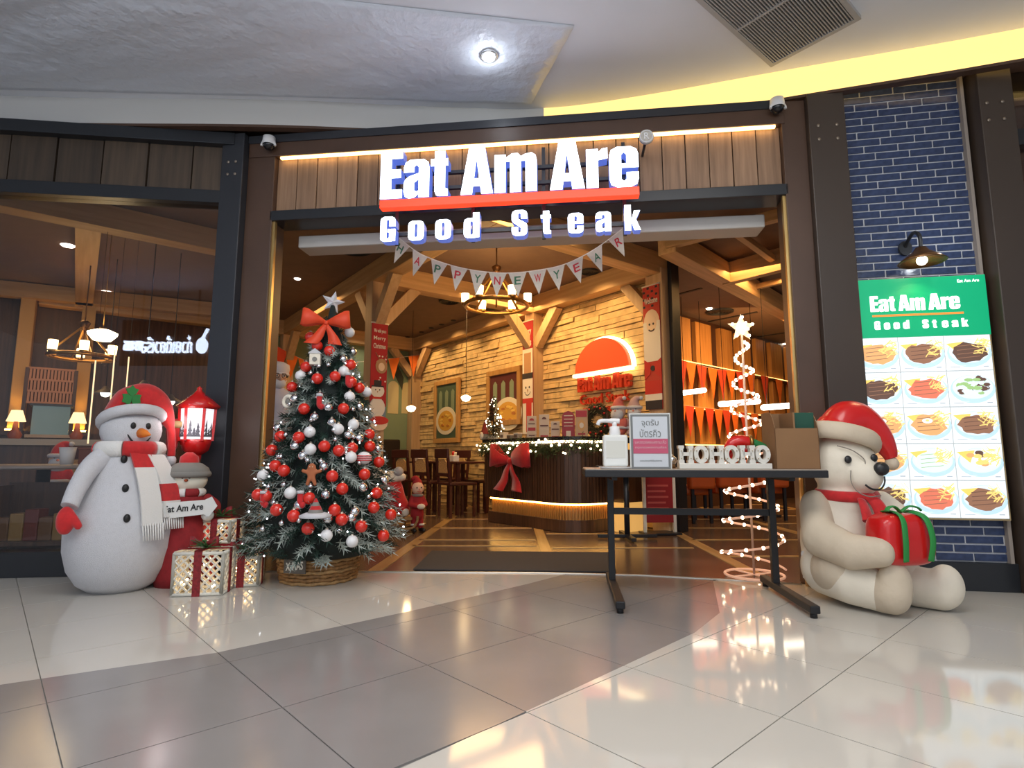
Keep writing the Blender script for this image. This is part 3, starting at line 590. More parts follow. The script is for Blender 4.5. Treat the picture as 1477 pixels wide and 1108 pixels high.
for a, b in (((977, 425), (1012, 416)), ((1022, 464), (1092, 450)), ((1085, 487), (1140, 479))):
    p, q = gnd(*a, 3.175), gnd(*b, 3.175); o = MB().bar(p, q, .05, .012).build('slot_diffuser', VENT); tag(o, 'narrow black slot in the warm lit ceiling over the booths', 'vent', 'black ceiling slots over the booths')
# wall-wash lights along the stone wall (spots recessed in the ceiling)
for x in (.8, 1.9, 3.0, 4.5, 5.4): p = WA.w(x, -.75, 3.15); light('SPOT', p, 52, WARM2, .05, to=WA.w(x, -.02, 1.9), spot=95)
p = GW.w(7.6, -.9, 3.1); light('SPOT', p, 30, (1, .85, .6), .08, to=GW.w(7.6, 0, 1.6), spot=100)
# ---------------------------------------------------------------- chandelier
def chandelier(c, Rr, lab, ceil, n=6, ph=0., on=9.):
    t = thing('chandelier', lab, 'chandelier', c); DBR = mat('dark_bronze_metal', (.12, .055, .022), .35, metal=.7)
    mb = MB(); mb.torus((0, 0, 0), Rr, .022, 40, 8); mb.build('ring', GOLD, t)
    hub = .42*Rr/.355; MB().lathe([(0, hub+.06), (.02, hub+.06), (.055, hub+.03), (.035, hub-.02), (.015, hub-.05), (0, hub-.06)]).build('hub', DBR, t)
    MB().cyl((0, 0, hub), (0, 0, ceil-c[2]), .007).build('rod', DBR, t); MB().lathe([(0, -.035), (.045, -.03), (.06, 0), (0, 0)], (0, 0, ceil-c[2])).build('canopy', DBR, t)
    for k in range(4): a = 2*math.pi*(k+.5)/4+ph; MB().bar((.02*math.cos(a), .02*math.sin(a), hub-.02), (Rr*math.cos(a), Rr*math.sin(a), .01), .018, .018).build('arm', GOLD, t)
    MB().cyl((0, 0, hub-.05), (0, 0, -.02), .010).build('spindle', GOLD, t)
    for k in range(n):
        a = 2*math.pi*k/n+ph; x, y = Rr*math.cos(a), Rr*math.sin(a)
        s = MB().lathe([(0, .03), (.038, .03), (.044, .10), (.044, .135), (.038, .135), (.036, .05)], (x, y, 0), 16).build('candle_shade', emat('shade_glow', (1, .72, .32), 7.), t)
        MB().lathe([(0, .0), (.03, .0), (.05, .03), (.0, .032)], (x, y, 0), 12).build('candle_cup', GOLD, s)
    light('POINT', (c[0], c[1], c[2]+.12), on, WARM2, .25)
cp = at(716, 441, 6.12); chandelier((cp.x, cp.y, cp.z), .345, 'bronze ring chandelier with six glowing shades above the counter', 3.18, 6, 0, 22)
# pendant globes
def pendant(px, py, Y, lab, r=.075):
    p = at(px, py, Y); t = thing('pendant_lamp', lab, 'lamp', p)
    MB().lathe([(0, -r*.75), (r*.6, -r*.62), (r, -r*.05), (r*.96, r*.25), (r*.45, r*.5), (.02, r*.6)], n=20).build('globe', emat('globe', (1, .84, .55), 7), t); MB().lathe([(0, r*.9), (.018, r*.88), (.028, r*.5), (0, r*.5)]).build('cap', GOLD, t)
    MB().cyl((0, 0, r*.8), (0, 0, 3.18-p.z), .004, n=6).build('cord', INK, t); light('POINT', p+V((0, 0, -.12)), 2.5, WARM2, .06)
pendant(593, 589, 9.0, 'glowing glass pendant lamp hanging before the green wall'); pendant(672, 574, 8.6, 'glowing glass pendant lamp between the two food pictures')
# booth tube lights
for (xa_, xb_, y, Y, lab) in ((984, 1016, 565, 8.2, 'short white tube light nearest the black post'), (1039, 1094, 581, 7.6, 'long white tube light in the middle over the booths'), (1101, 1153, 586, 7.2, 'white tube light behind the spiral light tree')):
    p, q = at(xa_, y+2, Y), at(xb_, y-2, Y+.3); t = thing('tube_light', lab, 'light', (p+q)/2); c = (p+q)/2
    MB().tube([p-c, q-c], .045, 10, flat=.8).build('tube', emat('tube_glow', (1, .86, .66), 8), t)
    for e in (p-c, q-c): MB().cyl(e*.8+V((0, 0, .03)), (e.x*.8, e.y*.8, 3.18-c.z), .004, n=6).build('cord', INK, t)
# ================================================================ THINGS ON THE WALLS
OR1 = mat('orange_felt', (.80, .17, .02), .8, var=.1); OR2 = mat('red_orange_felt', (.62, .06, .02), .8)
def pennants(name, lab, pts, n, h, mats, cat='bunting', grp=None, wf=.8):
    """string through world points with n hanging triangular flags"""
    line = spline(pts, 10); t = thing(name, lab, cat, line[0], 0, grp); o = line[0]; MB().tube([p-o for p in line], .004, 6).build('string', CREAM, t)
    m = len(line)-1
    for k in range(n):
        f = (k+.5)/n*m; i = int(f); p = line[i].lerp(line[min(i+1, m)], f-i)-o; d = (line[min(i+1, m)]-line[i]).normalized(); L = (line[-1]-line[0]).length/n*wf
        a, b = p-d*L/2, p+d*L/2; nn = d.cross(V((0, 0, 1))).normalized()*.004; c = p+V((0, 0, -h))
        MB().add([a, b, c, a+nn, b+nn, c+nn], [(0, 2, 1), (3, 4, 5), (0, 1, 4, 3), (1, 2, 5, 4), (2, 0, 3, 5)]).build('pennant', mats[k % len(mats)], t)
    return t
def on(fr, px, py, off): q = fr.px(px, py, off); return fr.w(q[0], off, q[1])
pennants('bunting', 'orange felt bunting along the upper booth panels', [on(BW, 978, 518, -.12), on(BW, 1030, 532, -.12), on(BW, 1080, 538, -.12), on(BW, 1145, 553, -.12)], 11, .52, [OR2, OR1])
pennants('bunting', 'orange felt bunting along the lower booth panels', [on(BW, 978, 584, -.12), on(BW, 1030, 590, -.12), on(BW, 1080, 596, -.12), on(BW, 1145, 602, -.12)], 12, .50, [OR1, OR2])
pennants('bunting', 'orange bunting strung high across the green wall', [on(GW, 400, 500, -.3), on(GW, 450, 522, -.3), on(GW, 520, 522, -.3), on(GW, 606, 512, -.3)], 9, .42, [OR2, OR1, OR1])
# cream mural columns (flat print) and painted diagonal shadows on the green wall
MUR = mat('mural_cream', (.62, .52, .27), .8); SHDW = mat('wall_shadow', (.055, .06, .045), .8)
t = thing('wall_mural', 'cream column shapes painted on the green wall', 'mural', GW.o, GW.a)
for xa_, xb_, y0, y1 in ((560, 574, 549, 597), (580, 593, 551, 597), (598, 605, 551, 597), (425, 440, 549, 600), (448, 462, 549, 600), (470, 484, 549, 600)):
    (a, z1), (b, z0) = GW.px(xa_, y0), GW.px(xb_, y1); r = (b-a)/2; pts = [(a, z0), (b, z0)]+[(a+r+r*math.cos(R(k)), z1-r+r*math.sin(R(k))) for k in range(0, 181, 20)]; MB().prism(pts, -.006, .0).build('column_shape', MUR, t)
for P_ in (((565, 532), (573, 526), (582, 545), (580, 563)), ((586, 530), (594, 524), (603, 540), (604, 550))): MB().prism([GW.px(*p) for p in P_], -.008, 0).build('shadow_shape', SHDW, t)
# framed pictures
FRM = wood('picture_frame', (.38, .20, .06), (.52, .29, .10), .4, 'Z', 2.)
def picture(c4, lab, plate, bg):
    qs = [WA.px(*p, -.07) for p in c4]; x0 = (qs[0][0]+qs[3][0])/2; x1 = (qs[1][0]+qs[2][0])/2; z1 = (qs[0][1]+qs[1][1])/2; z0 = (qs[2][1]+qs[3][1])/2
    t = thing('framed_picture', lab, 'picture', WA.o, WA.a); f = .085
    mb = MB(); mb.box(x0, x1, -.10, -.045, z1-f, z1); mb.box(x0, x1, -.10, -.045, z0, z0+f); mb.box(x0, x0+f, -.10, -.045, z0+f, z1-f); mb.box(x1-f, x1, -.10, -.045, z0+f, z1-f); mb.build('frame', FRM, t, bevel=.006)
    pr = MB().box(x0+f*.9, x1-f*.9, -.075, -.05, z0+f*.9, z1-f*.9).build('print', bg, t)
    for k in range(3): xx = x0+f+(x1-x0-2*f)*(.12+.3*k); MB().prism([(xx, z0+(z1-z0)*.35), (xx+.11, z0+(z1-z0)*.35), (xx+.11, z1-f-.15), (xx+.055, z1-f-.10), (xx, z1-f-.15)], -.078, -.075).build('pale_shape', mat('print_pale', (.20, .26, .17), .6), pr)
    q = WA.px(*plate, -.08); r = (x1-x0)*.36
    MB().disc(q[0], q[1], r*1.12, r*.80, -.082, -.075, n=28).build('plate', mat('print_plate', (.72, .66, .52), .5), pr)
    mb = MB(); mb.disc(q[0], q[1]-.0, r*.85, r*.58, -.085, -.080, 0, 22); rr = random.Random(3)
    for k in range(16): a = rr.uniform(0, 6.28); mb.disc(q[0]+r*.5*math.cos(a), q[1]+r*.34*math.sin(a), .05, .02, -.088-.0003*k, -.084, 1+k % 2, 8)
    mb.build('food', [mat('print_food', (.62, .34, .05), .5), mat('print_food2', (.45, .16, .03), .5), mat('print_food3', (.75, .50, .10), .5)], pr)
picture([(627, 552), (663, 544), (663, 637), (627, 641)], 'wood framed food picture on green ground left of the pendant lamp', (643, 607), mat('print_green', (.06, .10, .07), .5))
picture([(703, 538), (752, 526), (752, 612), (703, 616)], 'wood framed food picture on dark red ground behind the counter tree', (732, 597), mat('print_maroon', (.09, .02, .02), .5))
# half-round red sign
q0, q1 = WA.px(831, 541, -.14), WA.px(908, 526, -.14); cx = (q0[0]+q1[0])/2; r = (q1[0]-q0[0])/2; zb = (q0[1]+q1[1])/2; qt = WA.px(869, 488, -.14)[1]-zb
t = thing('half_round_sign', 'red half disc sign with lit rim on the stone wall', 'sign', WA.o, WA.a)
MB().disc(cx, zb, r, qt, -.16, -.10, 0, 30, 0, 180).build('face', emat('half_red', (1, .075, .015), .85), t)
mb = MB(); mb.disc(cx, zb-.005, r*1.09, qt*1.09, -.10, -.06, 0, 30, 0, 180); mb.box(cx-r*1.09, cx+r*1.09, -.165, -.10, zb-.05, zb-.008); mb.build('rim', emat('rim_glow', (1, .80, .42), 4.5), t)
LR = mat('sign_letter_red', (.50, .03, .01), .4, emit=.05, ecol=(1, .1, .02))
a, b = WA.px(832, 566, -.12), WA.px(908, 552, -.12); zz = (a[1]+b[1])/2; W_ = b[0]-a[0]
for wd, f0, f1 in (('Eat', 0, .27), ('Am', .32, .62), ('Are', .67, 1.0)): heavy(MB(), wd, a[0]+W_*f0, zz-.02, W_*(f1-f0), .20, -.11, -.06).build('letters', LR, t)
MB().text('Good Steak', a[0]+.02, zz-.19, b[0]-a[0]-.06, .13, -.09, -.06, bold=.0).build('letters', LR, t); MB().text('RESTAURANT', a[0]+.1, zz-.31, b[0]-a[0]-.3, .07, -.11, -.06, bold=.01).build('letters', LR, t)
# ---------------------------------------------------------------- post banners (flat prints)
def banner(lab, x, y, w_, z0, z1, draw, bg, turn=0):
    t = thing('hanging_banner', lab, 'banner', WA.w(x, y, 0), WA.a+R(turn)); MB().box(-w_/2, w_/2, -.012, 0, z0, z1).build('cloth', bg, t)
    MB().cyl((-w_/2-.01, -.006, z1), (w_/2+.01, -.006, z1), .011, n=8).build('rod', CREAM, t); pm = [mat('ban_white', (.78, .72, .62), .7), mat('ban_red', (.55, .03, .02), .7), mat('ban_black', (.03, .025, .03), .7), mat('ban_skin', (.80, .60, .42), .7), mat('ban_brown', (.45, .25, .12), .7), mat('ban_blue', (.16, .24, .30), .7)]
    mb = MB(); draw(mb, w_, z0, z1); mb.build('print', pm, t, stuff=True)
def snowfig(mb, x, z, s, hat=2, y=-.015):
    mb.disc(x, z, s, s*.95, y, -.012, 0, 18); mb.box(x-s*.9, x+s*.9, y-.001, -.012, z+s*.55, z+s*.75, hat); mb.box(x-s*.55, x+s*.55, y-.001, -.012, z+s*.7, z+s*1.5, hat)
    for e in (-.3, .3): mb.disc(x+s*e, z+s*.15, s*.09, s*.12, y-.002, -.012, 2, 8)
    mb.prism([(x-s*.1, z-s*.05), (x+s*.1, z), (x, z-s*.3)], y-.002, -.012, 4); mb.box(x-s*.7, x+s*.7, y-.001, -.012, z-s*1.15, z-s*.85, 1)
def dr_left(mb, w_, z0, z1):
    for k, s in enumerate(('We wish you a', 'Merry', 'Christmas')): mb.text(s, -w_*.38, z1-.13-.09*k, w_*.76, .06, -.016, -.012, 0, bold=.01)
    mb.disc(.03, z1-.52, .075, .09, -.016, -.012, 4, 16); mb.disc(.03, z1-.53, .04, .05, -.018, -.012, 3, 14)
    for e in (-1, 1): mb.bar((.03+e*.03, -.014, z1-.44), (.03+e*.08, -.014, z1-.36), .012, .004, 4)
    snowfig(mb, -.01, z1-.82, .085); mb.disc(-.01, z1-1.02, .10, .12, -.015, -.012, 0, 18); mb.disc(.02, z1-1.2, .11, .09, -.016, -.012, 3, 16); mb.disc(.02, z1-1.17, .12, .05, -.017, -.012, 1, 16)
    rr = random.Random(2)
    for k in range(18): mb.disc(rr.uniform(-.45, .45)*w_, rr.uniform(z0+.1, z1-.4), .011, .011, -.014, -.012, 0, 6)
    mb.box(-w_/2, w_/2, -.014, -.012, z0, z0+.16, 5)
(xl, zl), (xr, zr2) = WA.px(531, 470, D_-.11), WA.px(555, 605, D_-.11); zl, zr2 = at(541, 467, 6.72).z, at(541, 606, 6.72).z; banner('red Merry Christmas banner on the front timber post', 4.015, D_, .205, zr2, zl, dr_left, mat('ban_bg', (.42, .015, .02), .75, var=.06), 90)
def dr_back(mb, w_, z0, z1):
    for k, s in enumerate(('Merry', 'Xmas')): mb.text(s, -w_*.36, z1-.22-.16*k, w_*.72, .11, -.016, -.012, 0, bold=.01)
    mb.box(-w_/2, w_/2, -.0135, -.012, z0, z1-.42, 0); mb.box(-.08, .08, -.016, -.012, z1-.82, z1-.48, 4); mb.box(-.12, .12, -.017, -.012, z1-.86, z1-.78, 2)
    zf = z1-1.02; 
    for e in (-.04, .04): mb.disc(e, zf+.03, .014, .018, -.016, -.012, 2, 10)
    mb.prism([(-.015, zf), (.015, zf+.005), (0, zf-.05)], -.016, -.012, 4)
    for k in range(7): a = R(200+23*k); mb.disc(.065*math.cos(a), zf-.02+.065*math.sin(a), .009, .009, -.016, -.012, 2, 6)
    mb.box(-w_/2, w_/2, -.017, -.012, zf-.20, zf-.13, 1); mb.prism([(-.03, zf-.2), (.09, zf-.2), (.085, zf-.62), (-.03, zf-.62)], -.018, -.012, 1)
z_a, z_b = WA.px(779, 458, -.24)[1], WA.px(779, 625, -.24)[1]; banner('tall snowman banner with top hat on the post against the stone wall', 3.9, -.235, .235, z_b, z_a, dr_back, mat('ban_bg2', (.33, .012, .018), .75))
def dr_right(mb, w_, z0, z1):
    H = z1-z0; f = lambda k: z1-H*k
    for a in range(6):
        for b in range(4): mb.box(-w_/2+w_*(b+.05)/4, -w_/2+w_*(b+.6)/4, -.0135, -.012, f(.03+.03*a), f(.012+.03*a), 2 if (a+b) % 2 else 1)
    mb.text('Welcome', -w_*.4, f(.15), w_*.8, .07, -.017, -.012, 0, bold=.01)
    mb.disc(0, f(.30), w_*.46, H*.10, -.014, -.012, 3, 24); mb.box(-w_*.5, w_*.5, -.015, -.012, f(.62), f(.30), 0); mb.disc(0, f(.38), w_*.5, H*.10, -.0152, -.012, 0, 24)
    mb.disc(0, f(.315), w_*.30, H*.07, -.0156, -.012, 3, 20)
    for e in (-.09, .09): mb.disc(w_*e*1.3, f(.32), .012, .014, -.018, -.012, 2, 8)
    for k in range(7): a = R(210+20*k); mb.disc(w_*.17*math.cos(a), f(.355)+.03*math.sin(a), .009, .009, -.018, -.012, 2, 6)
    for e in (-1, 1): mb.prism([(e*w_*.5, f(.60)), (e*w_*.12, f(.64)), (e*w_*.14, f(.72)), (e*w_*.5, f(.76))], -.017, -.012, 1)
    mb.disc(0, f(.675), w_*.13, w_*.13, -.018, -.012, 2, 16); mb.box(-w_/2, w_/2, -.017, -.012, f(.88), f(.775), 1); mb.box(-w_/2, w_/2, -.0175, -.012, f(.93), f(.88), 0); mb.box(-w_*.48, w_*.48, -.018, -.012, z0, f(.93), 2)
z_a, z_b = WA.px(951, 408, -.21)[1], WA.px(951, 590, -.21)[1]; banner('tall Santa banner on the timber post by the booth room', STW-.03, -.205, .24, z_b, z_a, dr_right, mat('ban_bg3', (.50, .05, .03), .75))
# ================================================================ SERVICE COUNTER
t = thing('service_counter', 'dark walnut reception counter with glowing slatted base band', 'counter', WA.o, WA.a)
def outline(i): return [(4.16+i, -.2), (4.16+i, -1.17+i)]+[(5.45+(.35-i)*math.sin(R(k)), -.82-(.35-i)*math.cos(R(k))) for k in range(0, 91, 15)]+[(5.80-i, -.2)]
MB().slab(outline(0), .31, .96).build('body', WALN, t, bevel=.005); MB().slab(outline(.03), 0, .13).build('plinth', WALN, t); MB().slab(outline(.09), .13, .31).build('recess', mat('glow_back', (.55, .26, .06), .6), t)
MB().slab(outline(-.03), 1.0, 1.045).build('worktop', mat('black_stone', (.012, .011, .012), .25), t, bevel=.004); MB().slab(outline(.03), .975, 1.0).build('counter_light', emat('counter_led', (1, .78, .48), 6), t)
MB().slab(outline(.05), .96, .975).build('neck', WALN, t)
def along(pts, step):
    out = []; carry = 0
    for (x0, y0), (x1, y1) in zip(pts, pts[1:]):
        L = math.hypot(x1-x0, y1-y0); d = carry
        while d < L: out.append((x0+(x1-x0)*d/L, y0+(y1-y0)*d/L, math.atan2(y1-y0, x1-x0))); d += step
        carry = d-L
    return out
mb = MB()
for x, y, a in along(outline(.08), .034): mb.box(-.009, .009, -.02, .02, .13, .305, 0, Matrix.Translation((x, y, 0)) @ Matrix.Rotation(a, 4, 'Z'))
mb.build('base_slats', mat('glow_slat', (.50, .24, .06), .5), t, stuff=True)
mb = MB()
for x, y, a in along(outline(0), .045): mb.box(-.016, .016, -.012, .01, .315, .955, 0, Matrix.Translation((x, y, 0)) @ Matrix.Rotation(a, 4, 'Z'))
mb.build('ribs', WALN, t, stuff=True)
ol = outline(.055); mb = MB()
for (x0, y0), (x1, y1) in zip(ol, ol[1:]): mb.bar((x0, y0, .297), (x1, y1, .297), .02, .016)
mb.build('base_light', emat('base_led', (1, .56, .14), 16), t)
wgt = thing('service_counter', 'lower walnut side counter with glowing panel at the end of the reception counter', 'counter', WA.o, WA.a)
MB().box(5.84, 6.03, -.62, -.21, .32, .90).build('body', WALN, wgt, bevel=.004); MB().box(5.86, 6.01, -.60, -.22, 0, .32).build('glow_panel', mat('glow_panel', (.5, .25, .07), .5, emit=.6, ecol=(1, .55, .15)), wgt); MB().box(5.84, 6.05, -.64, -.20, .97, 1.03).build('worktop', MATS['black_stone'], wgt); MB().box(5.85, 6.02, -.625, -.21, .90, .97).build('lit_band', mat('lit_ribs', (.5, .25, .08), .5, emit=.8, ecol=(1, .5, .12)), wgt)
CT = 1.045
# garland with lights on the counter front
NEED = mat('garland_green', (.06, .085, .025), .8, var=.3, vs=30); t = thing('garland', 'evergreen garland with warm lights draped along the counter edge', 'garland', WA.o, WA.a)
mb = MB(); bl_ = MB(); rr = random.Random(5); path = [p for p in along(outline(-.05), .012) if p[1] < -.5]
for x, y, a in path[::1]:
    sag = .03*math.sin(x*9)
    for k in range(14):
        c = V((x+rr.gauss(0, .03), y+rr.gauss(0, .025), .925+sag+rr.gauss(0, .042))); d = V((rr.gauss(0, 1), rr.gauss(0, 1), rr.gauss(0, 1))).normalized()*.05; n_ = d.cross(V((rr.random(), rr.random(), rr.random()))).normalized()*.006; mb.add([c-n_, c+n_, c+d], [(0, 1, 2)])
mb.build('needles', NEED, t, stuff=True)
for x, y, a in path[::5]: bl_.ball((x+rr.gauss(0, .015), y-.035+rr.gauss(0, .02), .945+rr.gauss(0, .035)), .010+.006*rr.random(), 0, 7, 5)
bl_.build('lights', GLOWW, t, stuff=True)
# big red bow
def bow(name, lab, loc, rz, s, m, tails=True, parent=None):
    if parent is None: t = thing(name, lab, 'bow', loc, rz)
    else: t = bpy.data.objects.new(name, None); COL.objects.link(t); t.parent = parent; t.location = loc; t.rotation_euler = (0, 0, rz)
    for e in (-1, 1):
        P_ = spline([(0, 0, 0), (e*.42*s, -.26*s, .10*s), (e*.92*s, -.20*s, .20*s), (e*.95*s, .0, .20*s), (e*.42*s, -.02*s, .06*s), (0, 0, 0)], 6); mb = MB(); vs = []; fs = []
        for p in P_: f = (.07+.30*min(1, abs(p.x)/(s*.8))**1.3)*s; vs += [p+V((-e*.05*s, 0, f)), p+V((e*.03*s, 0, -f))]
        for i in range(len(P_)-1): fs.append((2*i, 2*i+1, 2*i+3, 2*i+2))
        mb.add(vs, fs, 0, True); o = mb.build('loop', m, t); k = o.modifiers.new('t', 'SOLIDIFY'); k.thickness = .02*s
        if tails:
            T = spline([(0, -.03*s, -.02*s), (e*.15*s, -.08*s, -.3*s), (e*.32*s, -.05*s, -.62*s), (e*.50*s-.1*s, -.09*s, -.95*s)], 5); mb = MB(); vs = []; fs = []
            for i, p in enumerate(T): f = .07+.24*i/len(T); vs += [p+V((-f*s, 0, .02*s)), p+V((f*s, -.03*s, -.02*s))]
            for i in range(len(T)-1): fs.append((2*i, 2*i+1, 2*i+3, 2*i+2))
            mb.add(vs, fs, 0, True); o = mb.build('tail', m, t); k = o.modifiers.new('t', 'SOLIDIFY'); k.thickness = .015*s
    MB().ball((0, -.07*s, 0), (.10*s, .09*s, .11*s), 0, 12, 8).build('knot', m, t); return t
q = WA.px(741, 668, -1.24); bow('red_bow', 'large red fabric bow hung on the counter front', WA.w(q[0]-.03, -1.25, q[1]+.02), WA.a, .37, RED)
# things on the counter
def cpos(px, off): q = WA.px(px, 620, off); return q[0]
def santa_plush(lab, loc, rz, s, coat=RED, parent=None):
    t = thing('santa_plush', lab, 'soft toy', loc, rz, scale=s)
    blob('body', [('e', (0, 0, .17), (.15, .13, .18)), ('e', (-.13, -.05, .22), (.05, .05, .09)), ('e', (.13, -.05, .22), (.05, .05, .09)), ('e', (-.07, -.10, .05), (.06, .09, .06)), ('e', (.07, -.10, .05), (.06, .09, .06))], coat, t, .02, 4)
    MB().ball((0, 0, .42), (.12, .11, .12)).build('head', mat('plush_skin', (.78, .50, .36), .8), t); MB().ball((0, -.06, .36), (.115, .08, .11)).build('beard', SNOW, t)
    MB().tube(spline([(0, 0, .47), (0, 0, .56), (.04, 0, .63), (.10, -.02, .64)]), [.12-.095*i/18 for i in range(19)], 12).build('hat', coat, t); MB().torus((0, 0, .48), .11, .03).build('hat_trim', SNOW, t); MB().ball((.12, -.02, .64), .035).build('pompom', SNOW, t)
    MB().torus((0, 0, .14), .145, .025).build('coat_trim', SNOW, t); MB().ball((0, -.118, .42), .02).build('nose', mat('plush_nose', (.8, .3, .2), .6), t)
    for e in (-.04, .04): MB().ball((e, -.105, .455), .011, 0, 8, 6).build('eye', INK, t)
    return t
PINKR = mat('pale_red_felt', (.60, .14, .11), .8, var=.1)
santa_plush('Santa plush with pointed hat on the counter beside the wreath', WA.w(cpos(893, -.62), -.62, CT), WA.a+R(15), .66, PINKR)
santa_plush('pale Santa plush half hidden behind the queue sign stand', WA.w(cpos(916, -.5), -.5, CT), WA.a+R(30), .66, mat('grey_pink_felt', (.55, .35, .32), .85))
# wreath leaning on the wall side
t = thing('wreath', 'small evergreen wreath with red berries standing on the counter', 'wreath', WA.w(cpos(862, -.45), -.45, CT+.205), WA.a+R(8)); mb = MB(); rr = random.Random(8)
for k in range(900):
    a = rr.uniform(0, 6.283); b = rr.uniform(0, 6.283); q_ = .15+.045*math.cos(b); c = V((q_*math.cos(a), .04*math.sin(b), q_*math.sin(a))); d = V((rr.gauss(0, 1), rr.gauss(0, 1), rr.gauss(0, 1))).normalized()*.055; n_ = d.cross(V((0, 1, .3))).normalized()*.008; mb.add([c-n_, c+n_, c+d], [(0, 1, 2)])
mb.build('needles', mat('wreath_green', (.055, .05, .02), .8, var=.4, vs=20), t, stuff=True); mb = MB(); mb.torus((0, 0, 0), .15, .03, axis='Y'); mb.build('ring', WALN, t)
for k in range(12): a = k*.53; MB().ball((.16*math.cos(a), -.05, .16*math.sin(a)), .014, 0, 8, 6).build('berry', RED2, t)
# small lit tree and gnome at the left end of the counter
t = thing('tabletop_tree', 'small lit Christmas tree on the left end of the counter', 'Christmas tree', WA.w(cpos(712, -.80), -.80, CT), WA.a); mb = MB(); lb = MB(); rr = random.Random(4)
for k in range(2600):
    f = rr.random()**.6; z = .05+.58*(1-f); r = .155*f+.01; a = rr.uniform(0, 6.283); r *= rr.uniform(.5, 1); c = V((r*math.cos(a), r*math.sin(a), z)); d = (V((math.cos(a), math.sin(a), rr.uniform(-.6, .3)))).normalized()*.045; n_ = d.cross(V((0, 0, 1))).normalized()*.006; mb.add([c-n_, c+n_, c+d], [(0, 1, 2)])
mb.build('needles', mat('tree_dark', (.03, .045, .02), .8, var=.3, vs=30), t, stuff=True)
for k in range(75): f = rr.random()**.6; a = rr.uniform(0, 6.283); r = .155*f+.02; lb.ball((r*math.cos(a), r*math.sin(a), .05+.58*(1-f)), .008, 0, 6, 4)
lb.build('lights', emat('tiny_light', (1, .88, .65), 7), t, stuff=True); MB().lathe([(0, .0), (.06, 0), (.07, .07), (0, .07)], n=16).build('pot', CREAM, t); MB().cyl((0, 0, .05), (0, 0, .58), .012, .004).build('trunk', WALN, t)
t = thing('gnome_figure', 'small gnome figure in a dark red cone hat left of the counter tree', 'figurine', WA.w(cpos(699, -.98), -.98, CT), WA.a); MB().lathe([(0, 0), (.055, 0), (.06, .05), (.045, .1), (0, .11)], n=16).build('body', GREY, t); MB().lathe([(.06, .085), (.052, .10), (.03, .18), (.004, .27)], n=16).build('hat', mat('dark_red_felt', (.20, .02, .02), .8), t); MB().ball((0, -.05, .06), (.04, .02, .05)).build('beard', CREAM, t); MB().ball((0, -.065, .088), .012, 0, 8, 6).build('nose', MATS['plush_skin'], t)
# framed menu cards and small boxes
def card(px, w_, h, lab, off, draw, bg, arch=False):
    x = cpos(px, off); t = thing('display_card', lab, 'display card', WA.w(x, off, CT), R(-10))
    if arch: MB().prism([(-w_*.5, 0), (w_*.5, 0), (w_*.5, h*.8), (w_*.36, h*.93), (0, h), (-w_*.36, h*.93), (-w_*.5, h*.8)], -.006, .006).build('panel', bg, t)
    else: MB().box(-w_/2, w_/2, -.004, .004, 0, h).build('panel', bg, t, bevel=.002)
    MB().prism([(-w_*.3, 0), (w_*.3, 0), (w_*.2, h*.5), (-w_*.2, h*.5)], .03, .034).build('easel', CREAM, t)
    mb = MB(); draw(mb, w_, h); mb.build('print', [mat('cd_red', (.42, .04, .06), .6), mat('cd_dark', (.12, .05, .05), .6), mat('cd_white', (.7, .62, .52), .6), mat('cd_tan', (.62, .36, .14), .6)], t)
CDW = mat('card_white', (.62, .54, .46), .6); CDR = mat('card_red', (.33, .04, .06), .6)
def d_a(mb, w_, h): mb.disc(0, h*.80, w_*.25, h*.10, -.008, -.004, 0, 14, 0, 180); mb.box(-w_*.38, w_*.38, -.007, -.004, h*.36, h*.50, 0); mb.box(-w_*.34, w_*.34, -.007, -.004, h*.64, h*.68, 1); mb.box(-w_*.3, w_*.3, -.007, -.004, h*.14, h*.18, 1)
def d_b(mb, w_, h): mb.disc(0, h*.80, w_*.22, h*.09, -.008, -.004, 1, 14, 0, 180); mb.box(-w_*.4, w_*.4, -.007, -.004, h*.50, h*.56, 1); mb.box(-w_*.38, w_*.38, -.007, -.004, h*.06, h*.13, 0)
def d_c(mb, w_, h):
    for k in range(4): mb.box(-w_*.34, w_*.34, -.008, -.006, h*(.80-.13*k), h*(.83-.13*k), 2)
    mb.box(-w_*.18, w_*.18, -.008, -.006, 0, h*.24, 2)
def d_d(mb, w_, h): mb.box(-w_*.45, w_*.45, -.007, -.004, h*.72, h*.95, 0); mb.disc(0, h*.42, w_*.30, h*.2, -.007, -.004, 3, 16); mb.disc(0, h*.42, w_*.18, h*.1, -.009, -.004, 2, 14); mb.box(-w_*.3, w_*.3, -.007, -.004, h*.08, h*.14, 0)
card(767, .125, .30, 'tall white menu card with red half disc, leftmost on the counter', -.75, d_a, CDW); card(785, .125, .30, 'tall white menu card beside the leftmost menu card', -.8, d_b, CDW); card(801, .11, .21, 'short white menu card before the snowman banner', -.75, d_b, CDW)
card(820, .15, .31, 'dark red arched display card on the counter', -.85, d_c, CDR, True); card(839, .14, .32, 'tan and red display card beside the wreath', -.8, d_d, mat('card_tan', (.55, .36, .20), .6))
